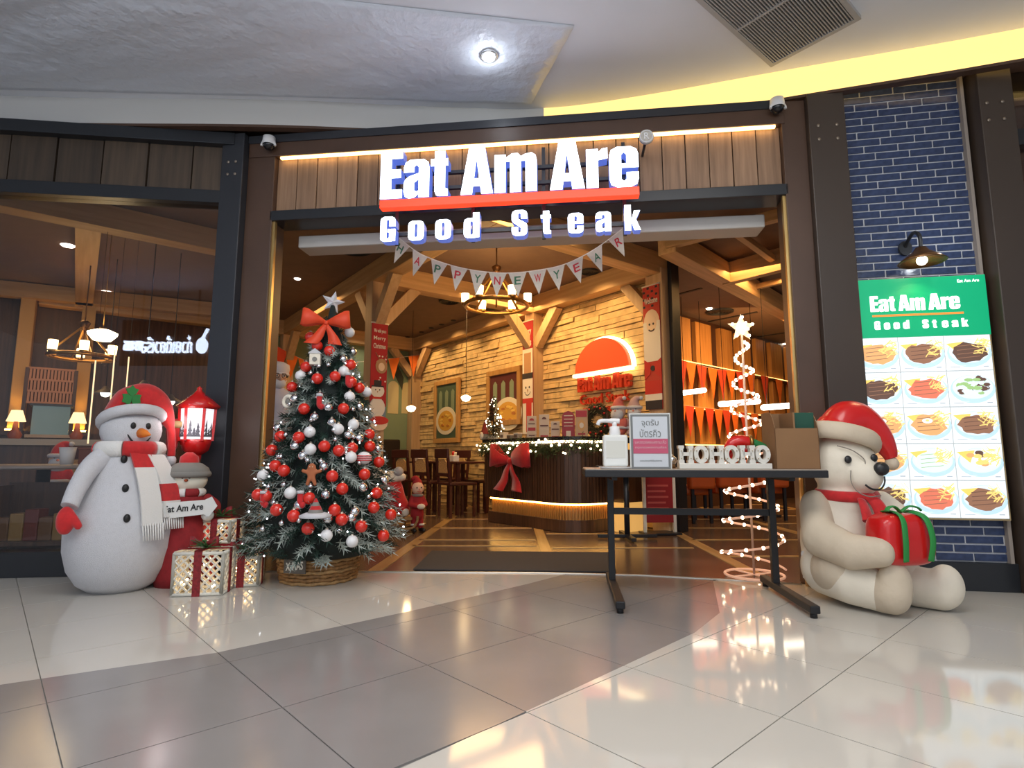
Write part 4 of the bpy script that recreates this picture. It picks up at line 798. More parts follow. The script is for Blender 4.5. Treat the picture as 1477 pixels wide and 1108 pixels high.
for k, (px, h, lab, mm) in enumerate(((727, .10, 'small cream tin with a dark label beside the counter tree', CREAM), (737, .07, 'low clear box beside the cream tin on the counter', GREY), (747, .085, 'grey box left of the white menu cards', mat('box_grey', (.35, .33, .3), .6)))):
    x = cpos(px, -.8); t = thing('counter_box', lab, 'box', WA.w(x, -.8, CT), WA.a); MB().box(-.045, .045, -.04, .04, 0, h).build('box_body', mm, t, bevel=.006); MB().box(-.03, .03, -.043, -.04, h*.3, h*.7).build('label', mat('lbl', (.15, .1, .08), .6), t); MB().box(-.047, .047, -.042, .042, h-.012, h+.004).build('lid', CREAM, t, bevel=.003)
# ================================================================ SEATING
def chair(loc, rz, lab, grp):
    t = thing('dining_chair', lab, 'chair', loc, rz, grp); M_ = mat('oxblood_wood', (.060, .012, .009), .45)
    MB().box(-.21, .21, -.20, .21, .43, .47).build('seat', M_, t, bevel=.012)
    for x in (-.18, .18):
        for y, h in ((-.17, .43), (.19, .43)): MB().bar((x, y, 0), (x, y, h), .035, .035, 0, (0, 1, 0)).build('leg', M_, t)
        MB().bar((x, .2, .45), (x, .25, .92), .035, .03, 0, (0, 1, 0)).build('back_post', M_, t)
    MB().box(-.21, .21, .235, .265, .80, .93).build('top_rail', M_, t, bevel=.01); MB().box(-.17, .17, .22, .24, .55, .60).build('low_rail', M_, t)
    MB().prism([(-.12, .60), (.12, .60), (.12, .74), (.06, .79), (-.06, .79), (-.12, .74)], .215, .235).build('back_panel', mat('woven_tan', (.52, .33, .14), .7, var=.3, vs=60), t)
    return t
c0 = chair(WA.w(1.35, -1.3), WA.a+R(200), 'dark red wooden chair by the stone wall nearest the green wall', 'dining chairs')
for x, y, a, lab in ((2.1, -1.15, 190, 'dark red wooden chair under the left food picture'), (2.85, -1.2, 185, 'dark red wooden chair below the pendant lamp by the wall'), (3.45, -1.15, 175, 'dark red wooden chair beside the counter end'), (2.1, -.45, 5, 'wooden chair backed against the stone wall, left of two'), (3.0, -.45, 0, 'wooden chair backed against the stone wall, right of two')):
    o = clone(c0, WA.w(x, y), WA.a+R(a), lab)
def dtable(loc, rz, lab):
    t = thing('dining_table', lab, 'table', loc, rz); MB().box(-.38, .38, -.3, .3, .72, .75).build('tabletop', mat('oxblood_top', (.07, .016, .012), .35), t, bevel=.008)
    for x in (-.33, .33):
        for y in (-.25, .25): MB().bar((x, y, 0), (x, y, .72), .05, .05, 0, (0, 1, 0)).build('leg', MATS['oxblood_wood'], t)
dtable(WA.w(2.0, -.85), WA.a, 'dark red dining table by the stone wall'); dtable(WA.w(3.0, -.82), WA.a, 'dark red dining table nearer the counter')
for x, y, lab in ((1.85, -.9, 'white condiment box with red top on the left dining table'), (2.95, -.9, 'white condiment box on the right dining table')):
    t = thing('condiment_box', lab, 'condiment box', WA.w(x, y, .75), WA.a); MB().box(-.06, .06, -.05, .05, 0, .09).build('box_body', WHITE, t, bevel=.008); MB().cyl((-.03, 0, .09), (-.03, 0, .15), .022).build('bottle', RED2, t); MB().cyl((.03, 0, .09), (.03, 0, .14), .02).build('bottle', CREAM, t)
t = thing('bench_seat', 'high backed black leather bench below the green wall', 'bench', GW.w(8.0, -.05), GW.a); LEA = mat('black_leather', (.018, .012, .011), .35)
MB().box(-1.6, .55, -.18, .0, .0, 1.15).build('backrest', LEA, t, bevel=.03); MB().box(-1.6, .55, -.62, -.16, .1, .47).build('seat', LEA, t, bevel=.03)
ORS = mat('orange_leather', (.52, .10, .015), .45, var=.1)
def booth(px, Y, lab, w_=.5):
    p = at(px, 742, Y); t = thing('booth_chair', lab, 'seat', (p.x, Y, 0), R(10)); MB().box(-w_/2, w_/2, -.06, .06, .42, .78).build('backrest', ORS, t, bevel=.035, seg=3); MB().box(-w_/2, w_/2, .05, .5, .34, .46).build('seat', ORS, t, bevel=.03)
    for x in (-w_/2+.05, w_/2-.05):
        for y in (0, .42): MB().bar((x, y, 0), (x, y, .42), .035, .035, 0, (0, 1, 0)).build('leg', BLK, t)
booth(1013, 7.2, 'orange padded seat nearest the red notice in the booth room', .34); booth(1062, 7.5, 'orange padded seat in the middle of the booth row', .5); booth(1118, 7.5, 'orange padded seat behind the spiral light tree', .40)
dt = thing('booth_table', 'dark table between the orange seats in the booth room', 'table', (3.35, 8.2, 0), R(10)); MB().box(-.8, .5, -.35, .35, .71, .75).build('tabletop', WALN, dt, bevel=.006); MB().cyl((0, 0, .02), (0, 0, .71), .04).build('pedestal', BLK, dt); MB().box(-.3, .3, -.3, .3, 0, .03).build('base', BLK, dt, bevel=.01)
p = at(951, 735, 6.25); t = thing('notice_stand', 'red floor standing notice board behind the folding table', 'notice', (p.x, 6.25, 0), R(5)); MB().box(-.17, .17, -.012, .012, .12, .62).build('board', mat('notice_red', (.33, .012, .015), .6), t)
mb = MB()
for k in range(6): mb.box(-.13, .10-.03*(k % 2), -.015, -.011, .50-.06*k, .52-.06*k)
mb.build('text_lines', mat('notice_text', (.60, .10, .08), .6), t); MB().box(-.18, -.15, -.02, .02, 0, .64).build('post', CREAM, t); MB().box(.15, .18, -.02, .02, 0, .64).build('post', CREAM, t); MB().box(-.2, .2, -.12, .12, 0, .02).build('base', BLK, t)
p = gnd(905, 777); t = thing('pedestal_stand', 'black pedestal table with cross base in front of the counter', 'table', (p.x, p.y, 0), R(-7))
for a in (0, 90): MB().box(-.3, .3, -.025, .025, .01, .045, 0, Matrix.Rotation(R(a+8), 4, 'Z')).build('foot', BLK, t, bevel=.005)
MB().cyl((0, 0, .03), (0, 0, .70), .028).build('post', BLK, t); MB().box(-.3, .3, -.28, .28, .70, .73).build('tabletop', BLK, t, bevel=.004)
# ================================================================ BUNTING: HAPPY NEW YEAR
LIN = mat('linen', (.58, .53, .43), .9, var=.05, vs=60); LGR = mat('letter_green', (.05, .16, .08), .8); LRD = mat('letter_red', (.50, .03, .04), .8)
off = .12; pk = [(574, 342), (606, 366), (648, 382), (690, 391), (732, 394), (775, 390), (815, 381), (857, 360), (898, 330)]
pts = [on(FA, a, b, off) for a, b in pk]; line = spline(pts, 12); o0 = line[0]
t = thing('letter_bunting', 'cream HAPPY NEW YEAR pennant bunting hung across the entrance', 'bunting', o0, 0)
ends = [on(FA, 566, 322, off), on(FA, 905, 322, off)]; ends = [V((ends[0].x, ends[0].y, 2.62)), V((ends[1].x, ends[1].y, 2.62))]
MB().tube([ends[0]-o0]+[p-o0 for p in line]+[ends[1]-o0], .004, 6).build('string', CREAM, t); m = len(line)-1
for k, ch in enumerate('HAPPYNEWYEAR'):
    f = (k+.5)/12*m; i = int(f); p = line[i].lerp(line[min(i+1, m)], f-i)-o0; d = (line[min(i+2, m)]-line[max(i-1, 0)]).normalized(); dn = d.cross(FA.n).normalized(); dn = dn if dn.z < 0 else -dn
    dn = (dn*.55+V((0, 0, -1))*.45).normalized(); X = Matrix.Translation(p) @ Matrix(((d.x, FA.n.x, -dn.x, 0), (d.y, FA.n.y, -dn.y, 0), (d.z, FA.n.z, -dn.z, 0), (0, 0, 0, 1)))
    s = MB().prism([(-.068, 0), (0, -.185), (.068, 0)], -.002, .002, 0, X).build('pennant', LIN, t)
    MB().text(ch, -.024, -.092, .048, .062, -.005, -.002, 0, bold=.01, X=X).build('letter', (LGR, LRD)[k % 2], s)
# ================================================================ BIG SNOWMAN
CLOTH = mat('white_scarf', (.76, .75, .72), .9, bump=.4, bs=150)
p = V((-2.47, 3.70, 0)); t = thing('snowman', 'big white light up snowman with red hat and striped scarf beside the left glass bay', 'snowman', p, R(52)); t.scale = (.80, .80, .97)
MB().lathe([(0, 0), (.20, 0), (.28, .05), (.345, .14), (.380, .26), (.385, .37), (.365, .47), (.32, .58), (.27, .69), (.225, .80), (.195, .88), (.185, .92)], n=40).build('body', SNOW, t)
MB().ball((0, 0, 1.02), (.215, .205, .165), 0, 28, 16).build('head', SNOW, t)
for e in (-.055, .05): MB().ball((e, -.196, 1.045), (.020, .014, .022), 0, 10, 8).build('eye', INK, t)
MB().tube([(.0, -.19, 1.0), (.015, -.25, .995), (.03, -.31, .985)], [.034, .024, .004], 12).build('nose', mat('carrot', (.85, .22, .02), .6), t)
MB().tube(spline([(-.085, -.178, .99), (-.05, -.186, .945), (0, -.187, .93), (.05, -.184, .945), (.085, -.172, .985)]), .006, 6).build('mouth', INK, t)
for z, r in ((.83, .222), (.65, .295), (.47, .37)): MB().ball((-.10, -math.sqrt(r*r-.01), z), (.024, .020, .026), 0, 12, 8).build('button', INK, t)
hat = spline([(0, .03, 1.09), (.03, .02, 1.165), (.10, -.02, 1.21), (.19, -.05, 1.175), (.255, -.07, 1.06), (.275, -.08, .95), (.28, -.08, .85)], 8); hr = [.20-.02*i/8 if i < 8 else max(.03, .18-.155*(i-8)/26) for i in range(len(hat))]
MB().tube(hat, hr, 22).build('hat', RED, t); MB().ball((.28, -.08, .82), .04).build('pompom', SNOW, t)
MB().tube([(.205*math.cos(a)*1.03, .195*math.sin(a)*1.03, 1.09-.065*math.sin(a)) for a in [2*math.pi*i/32 for i in range(32)]], .036, 10, closed=True).build('hat_trim', SNOW, t)
mb = MB(); 
for a in (0, 120, 240): mb.prism([(0, 0), (.03, .02), (.045, .05), (.02, .055), (0, .075), (-.02, .055), (-.045, .05), (-.03, .02)], -.006, .006, 0, Matrix.Translation((-.07, -.155, 1.235)) @ Matrix.Rotation(R(a), 4, 'Y'))
mb.build('holly', mat('holly_green', (.02, .20, .04), .5), t)
MB().tube(spline([(-.17, -.05, .86), (-.28, -.09, .78), (-.36, -.13, .66), (-.41, -.17, .55)]), [.075-.02*i/18 for i in range(19)], 14).build('left_sleeve', SNOW, t)
blob('left_mitten', [('e', (-.43, -.19, .47), (.06, .05, .085)), ('t', [(-.40, -.22, .49), (-.37, -.26, .44)], [.03, .026])], RED, t, .012, 4)
MB().tube(spline([(.17, -.02, .84), (.29, -.02, .74), (.36, -.06, .62), (.39, -.10, .54)]), [.075-.02*i/18 for i in range(19)], 14).build('right_sleeve', SNOW, t); blob('right_mitten', [('e', (.41, -.12, .46), (.06, .05, .085)), ('t', [(.38, -.17, .48), (.35, -.2, .43)], [.03, .026])], RED, t, .012, 4)
def scarf_ring(parent, Rr, z, r, ms, segs, flat=1.): 
    for k in range(segs): MB().tube([(Rr*math.cos(a), Rr*math.sin(a)*.95, z) for a in [2*math.pi*(k+i/6)/segs for i in range(7)]], r, 12, flat=flat).build('scarf_segment', ms[k % len(ms)], parent)
scarf_ring(t, .205, .895, .052, (RED, CLOTH), 6)
sp = spline([(.0, -.25, .87), (.03, -.315, .74), (.05, -.385, .58), (.06, -.425, .42)], 4); vs = []
for k in range(4):
    seg = sp[k*3:k*3+4]; mb = MB(); vv = []
    for q in seg: vv += [q+V((-.075, .005, 0)), q+V((.075, .03, 0)), q+V((.075, .055, 0)), q+V((-.075, .03, 0))]
    mb.add(vv, [(4*i+j, 4*i+(j+1) % 4, 4*i+4+(j+1) % 4, 4*i+4+j) for i in range(len(seg)-1) for j in range(4)]+[(0, 1, 2, 3), tuple(4*(len(seg)-1)+j for j in (3, 2, 1, 0))]); mb.build('scarf_end', (RED, CLOTH, CLOTH, CLOTH)[k], t)
sp2 = spline([(.12, -.215, .86), (.18, -.275, .74), (.21, -.335, .60), (.22, -.375, .46)], 4)
for k in range(4):
    seg = sp2[k*3:k*3+4]; mb = MB(); vv = []
    for q in seg: vv += [q+V((-.07, -.02, 0)), q+V((.07, .04, 0)), q+V((.06, .06, 0)), q+V((-.08, .01, 0))]
    mb.add(vv, [(4*i+j, 4*i+(j+1) % 4, 4*i+4+(j+1) % 4, 4*i+4+j) for i in range(len(seg)-1) for j in range(4)]+[(0, 1, 2, 3), tuple(4*(len(seg)-1)+j for j in (3, 2, 1, 0))]); mb.build('scarf_end', (CLOTH, CLOTH, RED, CLOTH)[k], t)
mb = MB()
for x in range(9): mb.cyl((-.010+.0175*x, -.408, .43), (-.005+.0165*x, -.44, .33), .007, .004, 6); mb.cyl((.15+.017*x, -.365, .47), (.155+.016*x, -.395, .385), .007, .004, 6)
mb.build('fringe', CLOTH, t, stuff=True)
# ================================================================ RED LANTERN POST, DOLL, ORNAMENT
p = at(285, 600, 4.0); t = thing('lantern_post', 'glossy red Christmas lantern on a post behind the snowman doll', 'lantern', (p.x, 4.0, 0), R(20)); t.scale = (.82, .82, .99)
MB().lathe([(0, 0), (.12, 0), (.12, .04), (.04, .08), (.032, .16), (.032, .78), (.05, .82), (.05, .84)], n=20).build('post', RED2, t)
MB().lathe([(.05, .84), (.10, .87), (.115, .91), (.125, .95), (.0, .95)], n=6).build('lantern_base', RED2, t)
MB().lathe([(.16, 1.17), (.175, 1.185), (.10, 1.24), (.05, 1.27), (.02, 1.30), (.022, 1.315), (.0, 1.33)], n=6).build('lantern_roof', RED2, t); MB().lathe([(0, 1.165), (.155, 1.165), (.155, 1.18), (0, 1.18)], n=6).build('roof_plate', RED2, t)
hx = [(.125*math.cos(R(60*k)), .125*math.sin(R(60*k))) for k in range(6)]
for k in range(6):
    (x0, y0), (x1, y1) = hx[k], hx[(k+1) % 6]; MB().bar((x0, y0, .94), (x0*1.1, y0*1.1, 1.17), .022, .022, 0, (0, 1, 0)).build('corner_bar', RED2, t)
    pn = MB().add([(x0*.97, y0*.97, .95), (x1*.97, y1*.97, .95), (x1*1.06, y1*1.06, 1.165), (x0*1.06, y0*1.06, 1.165)], [(0, 1, 2, 3)]).build('pane', emat('lantern_pane', (.92, .90, .95), .95), t)
    rr = random.Random(k); mb = MB()
    for f, hh in ((.25, .13), (.72, .11), (.5, .07)):
        c = V((x0, y0, .955)).lerp(V((x1, y1, .955)), f); dx = (V((x1, y1, 0))-V((x0, y0, 0))).normalized(); o_ = V(((x0+x1)/2, (y0+y1)/2, 0)).normalized()
        for lv in range(3): b = c+V((0, 0, .012+hh*.27*lv))+o_*.006; wv = .024-.006*lv; mb.add([b-dx*wv, b+dx*wv, b+V((0, 0, hh*.42))+o_*.008], [(0, 1, 2)])
    mb.build('pane_print', mat('pane_grey', (.16, .16, .19), .6), pn)
light('POINT', (p.x, 4.0-.2, 1.05), .8, (1, .9, .9), .05)
p = V((-2.16, 3.84, 0)); t = thing('snowman_doll', 'standing snowman doll in red with grey hat holding a white arrow sign', 'figurine', p, R(24)); MR = mat('maroon_felt', (.26, .012, .016), .85, var=.15, vs=30)
MB().lathe([(0, 0), (.15, 0), (.16, .06), (.165, .22), (.15, .40), (.12, .52), (.09, .58), (0, .60)], n=26).build('coat', MR, t)
MB().ball((0, -.01, .665), (.118, .10, .085), 0, 20, 12).build('head', mat('doll_face', (.74, .70, .58), .85), t)
MB().lathe([(.128, .695), (.135, .71), (.12, .745), (.08, .775), (.03, .79), (0, .79)], n=24).build('hat', GREY, t); MB().torus((0, 0, .705), .118, .022).build('hat_band', GREY, t)
MB().lathe([(.06, .775), (.055, .82), (.02, .85), (0, .85)], n=16).build('hat_top', RED, t)
for e in (-.022, .018): MB().ball((e, -.107, .685), .007, 0, 8, 6).build('eye', INK, t)
MB().ball((0, -.112, .668), (.012, .02, .010), 0, 8, 6).build('nose', mat('carrot2', (.35, .06, .01), .6), t)
scarf_ring(t, .085, .585, .03, (MR, CLOTH), 8)
for e in (-1, 1): MB().tube(spline([(e*.11, 0, .54), (e*.17, -.05, .49), (e*.15, -.13, .45)]), .042, 10).build('sleeve', MR, t); MB().ball((e*.14, -.15, .445), .038).build('mitten', CLOTH, t)
s = MB().prism([(-.15, .43), (.12, .455), (.15, .44), (.195, .505), (.16, .565), (.12, .545), (-.15, .53), (-.125, .48)], -.20, -.18).build('arrow_sign', mat('sign_board_white', (.72, .72, .70), .6), t)
MB().text('Eat Am Are', -.10, .472, .215, .042, -.204, -.199, bold=.02, slope=.06).build('lettering', INK, s); MB().box(-.03, .03, -.178, -.12, .45, .50).build('sign_hook', GREY, t)
p = at(254, 622, 3.98); t = thing('hanging_ornament', 'soft red ornament with a tan tip beside the red lantern', 'ornament', p, R(25)); blob('body', [('e', (0, 0, 0), (.065, .05, .075)), ('e', (-.02, 0, -.08), (.04, .035, .07)), ('e', (.0, 0, .05), (.045, .04, .04))], RED, t, .012, 4); MB().ball((.01, -.045, .045), (.05, .022, .026)).build('tip', mat('tan_tip', (.55, .36, .16), .7), t); MB().cyl((.06, .0, .02), (.16, .05, .04), .006, n=6).build('hook', RED2, t)
# ================================================================ LATTICE GIFT BOXES
LAT = mat('lattice_white', (.72, .69, .60), .6); PLAID = mat('plaid_red', (.22, .012, .016), .7, var=.4, vs=60); BOWG = mat('bow_green', (.04, .12, .03), .7)
def gift(lab, loc, rz, w_, d, h, lit):
    t = thing('lattice_gift_box', lab, 'gift box', loc, rz, None); q = .010
    def panel(A, B, H, name):
        A, B = V(A), V(B); L = (B-A).length; u = (B-A)/L; n_ = u.cross(V((0, 0, 1))); mb = MB()
        for s in (-1, 1):
            k = -H
            while k < L+H:
                a, b = (k, 0.), (k+H, H)
                if s < 0: a, b = (k+H, 0.), (k, H)
                (x0, z0), (x1, z1) = a, b; lo_, hi_ = max(min(x0, x1), 0), min(max(x0, x1), L)
                if hi_-lo_ > .015:
                    f = lambda x: z0+(z1-z0)*(x-x0)/(x1-x0); mb.bar(A+u*lo_+V((0, 0, f(lo_)))+n_*.002*s, A+u*hi_+V((0, 0, f(hi_)))+n_*.002*s, .008, .011, 0, tuple(n_))
                k += .050
        for a, b in ((A, B), (A+V((0, 0, H)), B+V((0, 0, H))), (A, A+V((0, 0, H))), (B, B+V((0, 0, H)))): mb.tube([a, b], .011, 6)
        mb.build(name, LAT, t, stuff=True)
    x, y = w_/2, d/2
    for a, b in (((-x, -y, .01), (x, -y, .01)), ((x, -y, .01), (x, y, .01)), ((x, y, .01), (-x, y, .01)), ((-x, y, .01), (-x, -y, .01))): panel(a, b, h-.02, 'lattice_side')
    mb = MB(); 
    for k in range(int(w_/.042)): mb.bar((-x+.042*k, -y, h), (-x+.042*k+.03, y, h), .008, .008)
    mb.build('lattice_top', LAT, t, stuff=True)
    for (a0, a1, b0, b1) in ((-.022, .022, -y-.014, y+.014), (-x-.014, x+.014, -.018, .018)):
        mb = MB(); mb.box(a0, a1, b0, b1, h+.004, h+.010)
        if a1 < .03: mb.box(a0, a1, b0, b0+.004, 0, h+.01); mb.box(a0, a1, b1-.004, b1, 0, h+.01)
        else: mb.box(a0, a0+.004, b0, b1, 0, h+.01); mb.box(a1-.004, a1, b0, b1, 0, h+.01)
        mb.build('ribbon', PLAID, t)
    bow('ribbon_bow', '', (0, -.02, h+.035), 0, .085, PLAID, False, t); mb = MB(); rr = random.Random(int(w_*1000))
    for k in range(40): a = rr.uniform(0, 6.28); L = rr.uniform(.05, .10); mb.bar((.02, -.03, h+.02), (.02+L*math.cos(a), -.03+L*math.sin(a)*.8, h+.02+rr.uniform(0, .05)), .008, .003)
    mb.build('greenery', BOWG, t, stuff=True); mb = MB()
    for k in range(lit): mb.ball((rr.uniform(-x*.9, x*.9), rr.uniform(-y*.9, -y*.5), rr.uniform(.03, h-.03)), .007, 0, 6, 4)
    mb.build('fairy_lights', GLOWW, t, stuff=True); light('POINT', V(loc)+V((0, 0, h*.5)), .35, WARM2, .06)
gift('largest white lattice gift box at the front of the pile, with plaid ribbon', (-1.885, 3.60, 0), R(8), .275, .20, .255, 20)
gift('white lattice gift box behind and right of the largest one', (-1.745, 3.82, 0), R(14), .205, .17, .19, 16)
gift('small white lattice gift box on a red stool at the top of the pile', (-1.93, 3.87, .262), R(-6), .21, .15, .15, 8)
t = thing('red_stool', 'low dark red stool under the small lattice gift box', 'stool', (-1.93, 3.88, 0), R(-6)); MB().box(-.12, .12, -.085, .085, .235, .262).build('seat', MR, t, bevel=.01)
for x in (-.10, .10):
    for y in (-.06, .06): MB().bar((x, y, 0), (x, y, .235), .03, .03, 0, (0, 1, 0)).build('leg', MR, t)
# ================================================================ BIG CHRISTMAS TREE
TX, TY = -1.29, 3.99; TW = V((TX, TY, 0))
t = thing('woven_basket', 'round brown wicker basket holding the big Christmas tree', 'basket', (TX-.02, TY, 0), R(10)); WK = mat('wicker', (.30, .15, .05), .7, var=.4, vs=40); WK2 = mat('wicker_pale', (.40, .23, .09), .7, var=.3, vs=40)
for k in range(11):
    z = .012+.0235*k; r = .235+.045*z/.27; MB().tube([((r+.007*(1 if (i+k) % 2 else -1))*math.cos(2*math.pi*i/44), (r+.007*(1 if (i+k) % 2 else -1))*math.sin(2*math.pi*i/44), z+.003*math.sin(i*1.7+k)) for i in range(44)], .0125, 6, closed=True).build('weave', (WK, WK2)[k % 3 == 0], t)
mb = MB()
for i in range(22): a = 2*math.pi*(i+.5)/22; mb.cyl((.233*math.cos(a), .233*math.sin(a), .005), (.28*math.cos(a), .28*math.sin(a), .275), .006, n=6)
mb.build('stakes', WK2, t, stuff=True); MB().torus((0, 0, .27), .283, .018, 40).build('rim', WK2, t); MB().lathe([(0, .01), (.225, .01), (.262, .24), (0, .24)], n=30).build('lining', mat('lining', (.06, .03, .015), .9), t)
s = MB().box(-.075, .075, -.295, -.285, .09, .175, 0, Matrix.Rotation(R(-22), 4, 'Z')).build('tag', mat('slate', (.12, .10, .08), .8), t)
MB().text('X-MAS', -.06, .105, .12, .05, -.299, -.295, bold=.01, slope=.1, X=Matrix.Rotation(R(-22), 4, 'Z')).build('lettering', CREAM, s)
t = thing('christmas_tree', 'tall frosted Christmas tree covered in baubles left of the entrance', 'Christmas tree', TW, 0)
prof = [(.17, .42), (.27, .54), (.42, .52), (.72, .43), (1.01, .33), (1.29, .24), (1.57, .14), (1.78, .05), (1.9, .02)]
def rad(z):
    if z <= prof[0][0]: return prof[0][1]*max(0, (z/.17))
    for (a, r0), (b, r1) in zip(prof, prof[1:]):
        if z <= b: return r0+(r1-r0)*(z-a)/(b-a)
    return .02
MB().cyl((0, 0, .2), (0, 0, 1.8), .035, .012).build('trunk', WALN, t)
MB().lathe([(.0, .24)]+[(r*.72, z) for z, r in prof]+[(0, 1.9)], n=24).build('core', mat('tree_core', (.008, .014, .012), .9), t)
mb = MB(); rr = random.Random(21); NT = 900
for k in range(NT):
    f = rr.random()**.62; z = .19+1.62*(1-f); a = rr.uniform(0, 6.283); r1 = rad(z)*rr.uniform(.86, 1.08); r0 = r1*.55; ca, sa = math.cos(a), math.sin(a); dr = rr.uniform(-.04, .09); m_ = 1 if rr.random() < .42 else 0
    A, B = V((r0*ca, r0*sa, z+dr)), V((r1*ca, r1*sa, z-.02+rr.uniform(-.03, .03))); d = (B-A); L = d.length
    if L < .05: A = B-V((ca, sa, .3))*.08; d = B-A; L = d.length
    d.normalize(); s1 = d.cross(V((0, 0, 1))).normalized(); s2 = s1.cross(d)
    for q in range(26):
        g = .25+.75*q/25; b0 = A+d*L*g; th_ = q*2.4; o_ = (s1*math.cos(th_)+s2*math.sin(th_)); tip = b0+(o_*.8+d*.7)*.048; n_ = d.cross(o_)*.0045; mb.add([b0-n_, b0+n_, tip], [(0, 1, 2)], m_)
mb.build('foliage', [mat('fir_dark', (.012, .040, .028), .7, var=.3, vs=20), mat('fir_frost', (.40, .46, .42), .8, var=.25, vs=20)], t, stuff=True)
mb = MB()
for k in range(110): f = rr.random()**.7; z = .22+1.5*(1-f); a = rr.uniform(0, 6.283); r = rad(z)*1.02; mb.ball((r*math.cos(a), r*math.sin(a), z), .0055, 0, 6, 4)
mb.build('fairy_lights', emat('cold_dot', (.9, .95, 1), 5), t, stuff=True)
st = MB(); star = lambda Ro, Ri, n=5, ph=90: [((Ro if i % 2 == 0 else Ri)*math.cos(R(ph+180*i/n)), (Ro if i % 2 == 0 else Ri)*math.sin(R(ph+180*i/n))) for i in range(2*n)]
def star3(mb, Ro, Ri, d, X=None, m=0, ph=90):
    o = star(Ro, Ri, 5, ph); vs = [(x, 0, z) for x, z in o]+[(0, -d, 0), (0, d, 0)]; mb.add(vs, [(i, (i+1) % 10, 10) for i in range(10)]+[((i+1) % 10, i, 11) for i in range(10)], m, False, X)
star3(st, .085, .036, .022, Matrix.Translation((0, 0, 1.925)) @ Matrix.Rotation(R(12), 4, 'Y') @ Matrix.Rotation(R(25), 4, 'Z')); st.build('star', mat('star_silver', (.72, .74, .78), .3, metal=.3), t); MB().cyl((0, 0, 1.76), (0, 0, 1.88), .008).build('star_stem', MATS['star_silver'], t)
OB = mat('orange_red_ribbon', (.72, .06, .015), .55); bow('ribbon_bow', 'orange red ribbon bow on the top of the big Christmas tree', (TX, TY-.13, 1.74), R(18), .16, OB)
# baubles hanging on the tree: places read off the photograph, put on the outside of the crown
def oncone(px, py):
    r = ray(px, py); c = V((0, 0, CH)); best = None
    for k in range(300, 560):
        q = c+r*(k*.01/r.y*1.0); h = math.hypot(q.x-TX, q.y-TY); d = h-rad(q.z)*1.02
        if d <= .0: return q
        if best is None or d < best[0]: best = (d, q)
    return best[1]
BR_ = mat('bauble_red', (.70, .025, .012), .12, coat=.5); BW_ = mat('bauble_white', (.80, .80, .80), .25, var=.04, vs=40); BS_ = mat('bauble_silver', (.75, .76, .78), .12, metal=1.); CAP = mat('bauble_cap', (.6, .55, .45), .3, metal=.8)
ORD = 'first second third fourth fifth sixth seventh eighth ninth tenth eleventh twelfth thirteenth fourteenth fifteenth sixteenth seventeenth eighteenth nineteenth twentieth'.split()
ORD += ['twenty-'+w_ for w_ in ORD[:9]]+['thirtieth']+['thirty-'+w_ for w_ in ORD[:9]]+['fortieth', 'forty-first', 'forty-second']
def rank(objs, what):
    objs.sort(key=lambda o: -o.location.z)
    for k, o in enumerate(objs):
        s_ = (o.location.x-TX)/(rad(o.location.z)+.03); side = 'left side' if s_ < -.4 else ('right side' if s_ > .4 else 'front')
        o['label'] = what[0]+' on the '+side+' of the tree, '+ORD[k]+' '+what[1]+' one from the top'
def bauble(px, py, r, m, lab, grp, cache={}):
    q = oncone(px, py); k = (m.name, r)
    if k not in cache: cache[k] = MB().ball((0, 0, 0), r, 0, 16, 10).lathe([(r*.28, r*.93), (r*.25, r*1.15), (0, r*1.16)], n=8, m=1).torus((0, 0, r*1.22), r*.12, r*.03, 10, 4, 1, 'Y').build('bauble', [m, CAP]); o = cache[k]
    else: o = cache[k].copy(); COL.objects.link(o)
    o.location = q; tag(o, lab, 'bauble', grp); return o
cx_ = lambda x: 340+x/2.637
cy_ = lambda y: 420+y/2.637
reds, whites, silvers = [], [], []
for x, y in ((284, 175), (310, 208), (357, 228), (268, 288), (310, 333), (378, 325), (437, 280), (470, 368), (260, 448), (410, 447), (170, 553), (240, 556), (337, 590), (392, 607), (443, 597), (510, 590), (508, 545), (138, 605), (183, 683), (367, 704), (490, 697), (545, 650), (405, 752), (536, 768), (84, 775), (280, 788), (155, 832), (220, 855), (376, 833), (525, 823), (403, 869), (275, 903), (478, 895), (590, 850), (562, 930), (150, 665), (215, 365), (440, 345), (115, 780)):
    reds += [1]; reds[-1] = bauble(cx_(x), cy_(y), .038, BR_, 'shiny red bauble hanging on the big frosted Christmas tree', 'red baubles on the big tree')
for x, y in ((411, 305), (247, 322), (433, 402), (498, 384), (448, 507), (282, 536), (439, 632), (104, 702), (208, 768), (345, 930), (443, 952), (433, 157), (284, 602), (390, 525)):
    whites += [1]; whites[-1] = bauble(cx_(x), cy_(y), .037, BW_, 'matt white bauble hanging on the big frosted Christmas tree', 'white baubles on the big tree')
for x, y in ((352, 443), (428, 548), (365, 500), (335, 668), (483, 747), (342, 775), (470, 440), (409, 260), (445, 232), (452, 840), (255, 627), (225, 410), (320, 400), (160, 520), (565, 720), (470, 560), (300, 480), (350, 865), (440, 860), (240, 815), (540, 600), (225, 590), (300, 270)):
    silvers += [1]; silvers[-1] = bauble(cx_(x), cy_(y), .030, BS_, 'mirror silver bauble hanging on the big frosted Christmas tree', 'silver baubles on the big tree')
for k in range(46):
    f = rr.random()**.7; y = 500+280*f; bauble(470+rr.uniform(-1, 1)*(22+.30*(y-480)), y, .016, BS_, 'tiny silver bauble on the big frosted Christmas tree', 'tiny silver baubles on the big tree')
rank(reds, ('red bauble', 'red')); rank(whites, ('white bauble', 'white')); rank(silvers, ('silver bauble', 'large'))
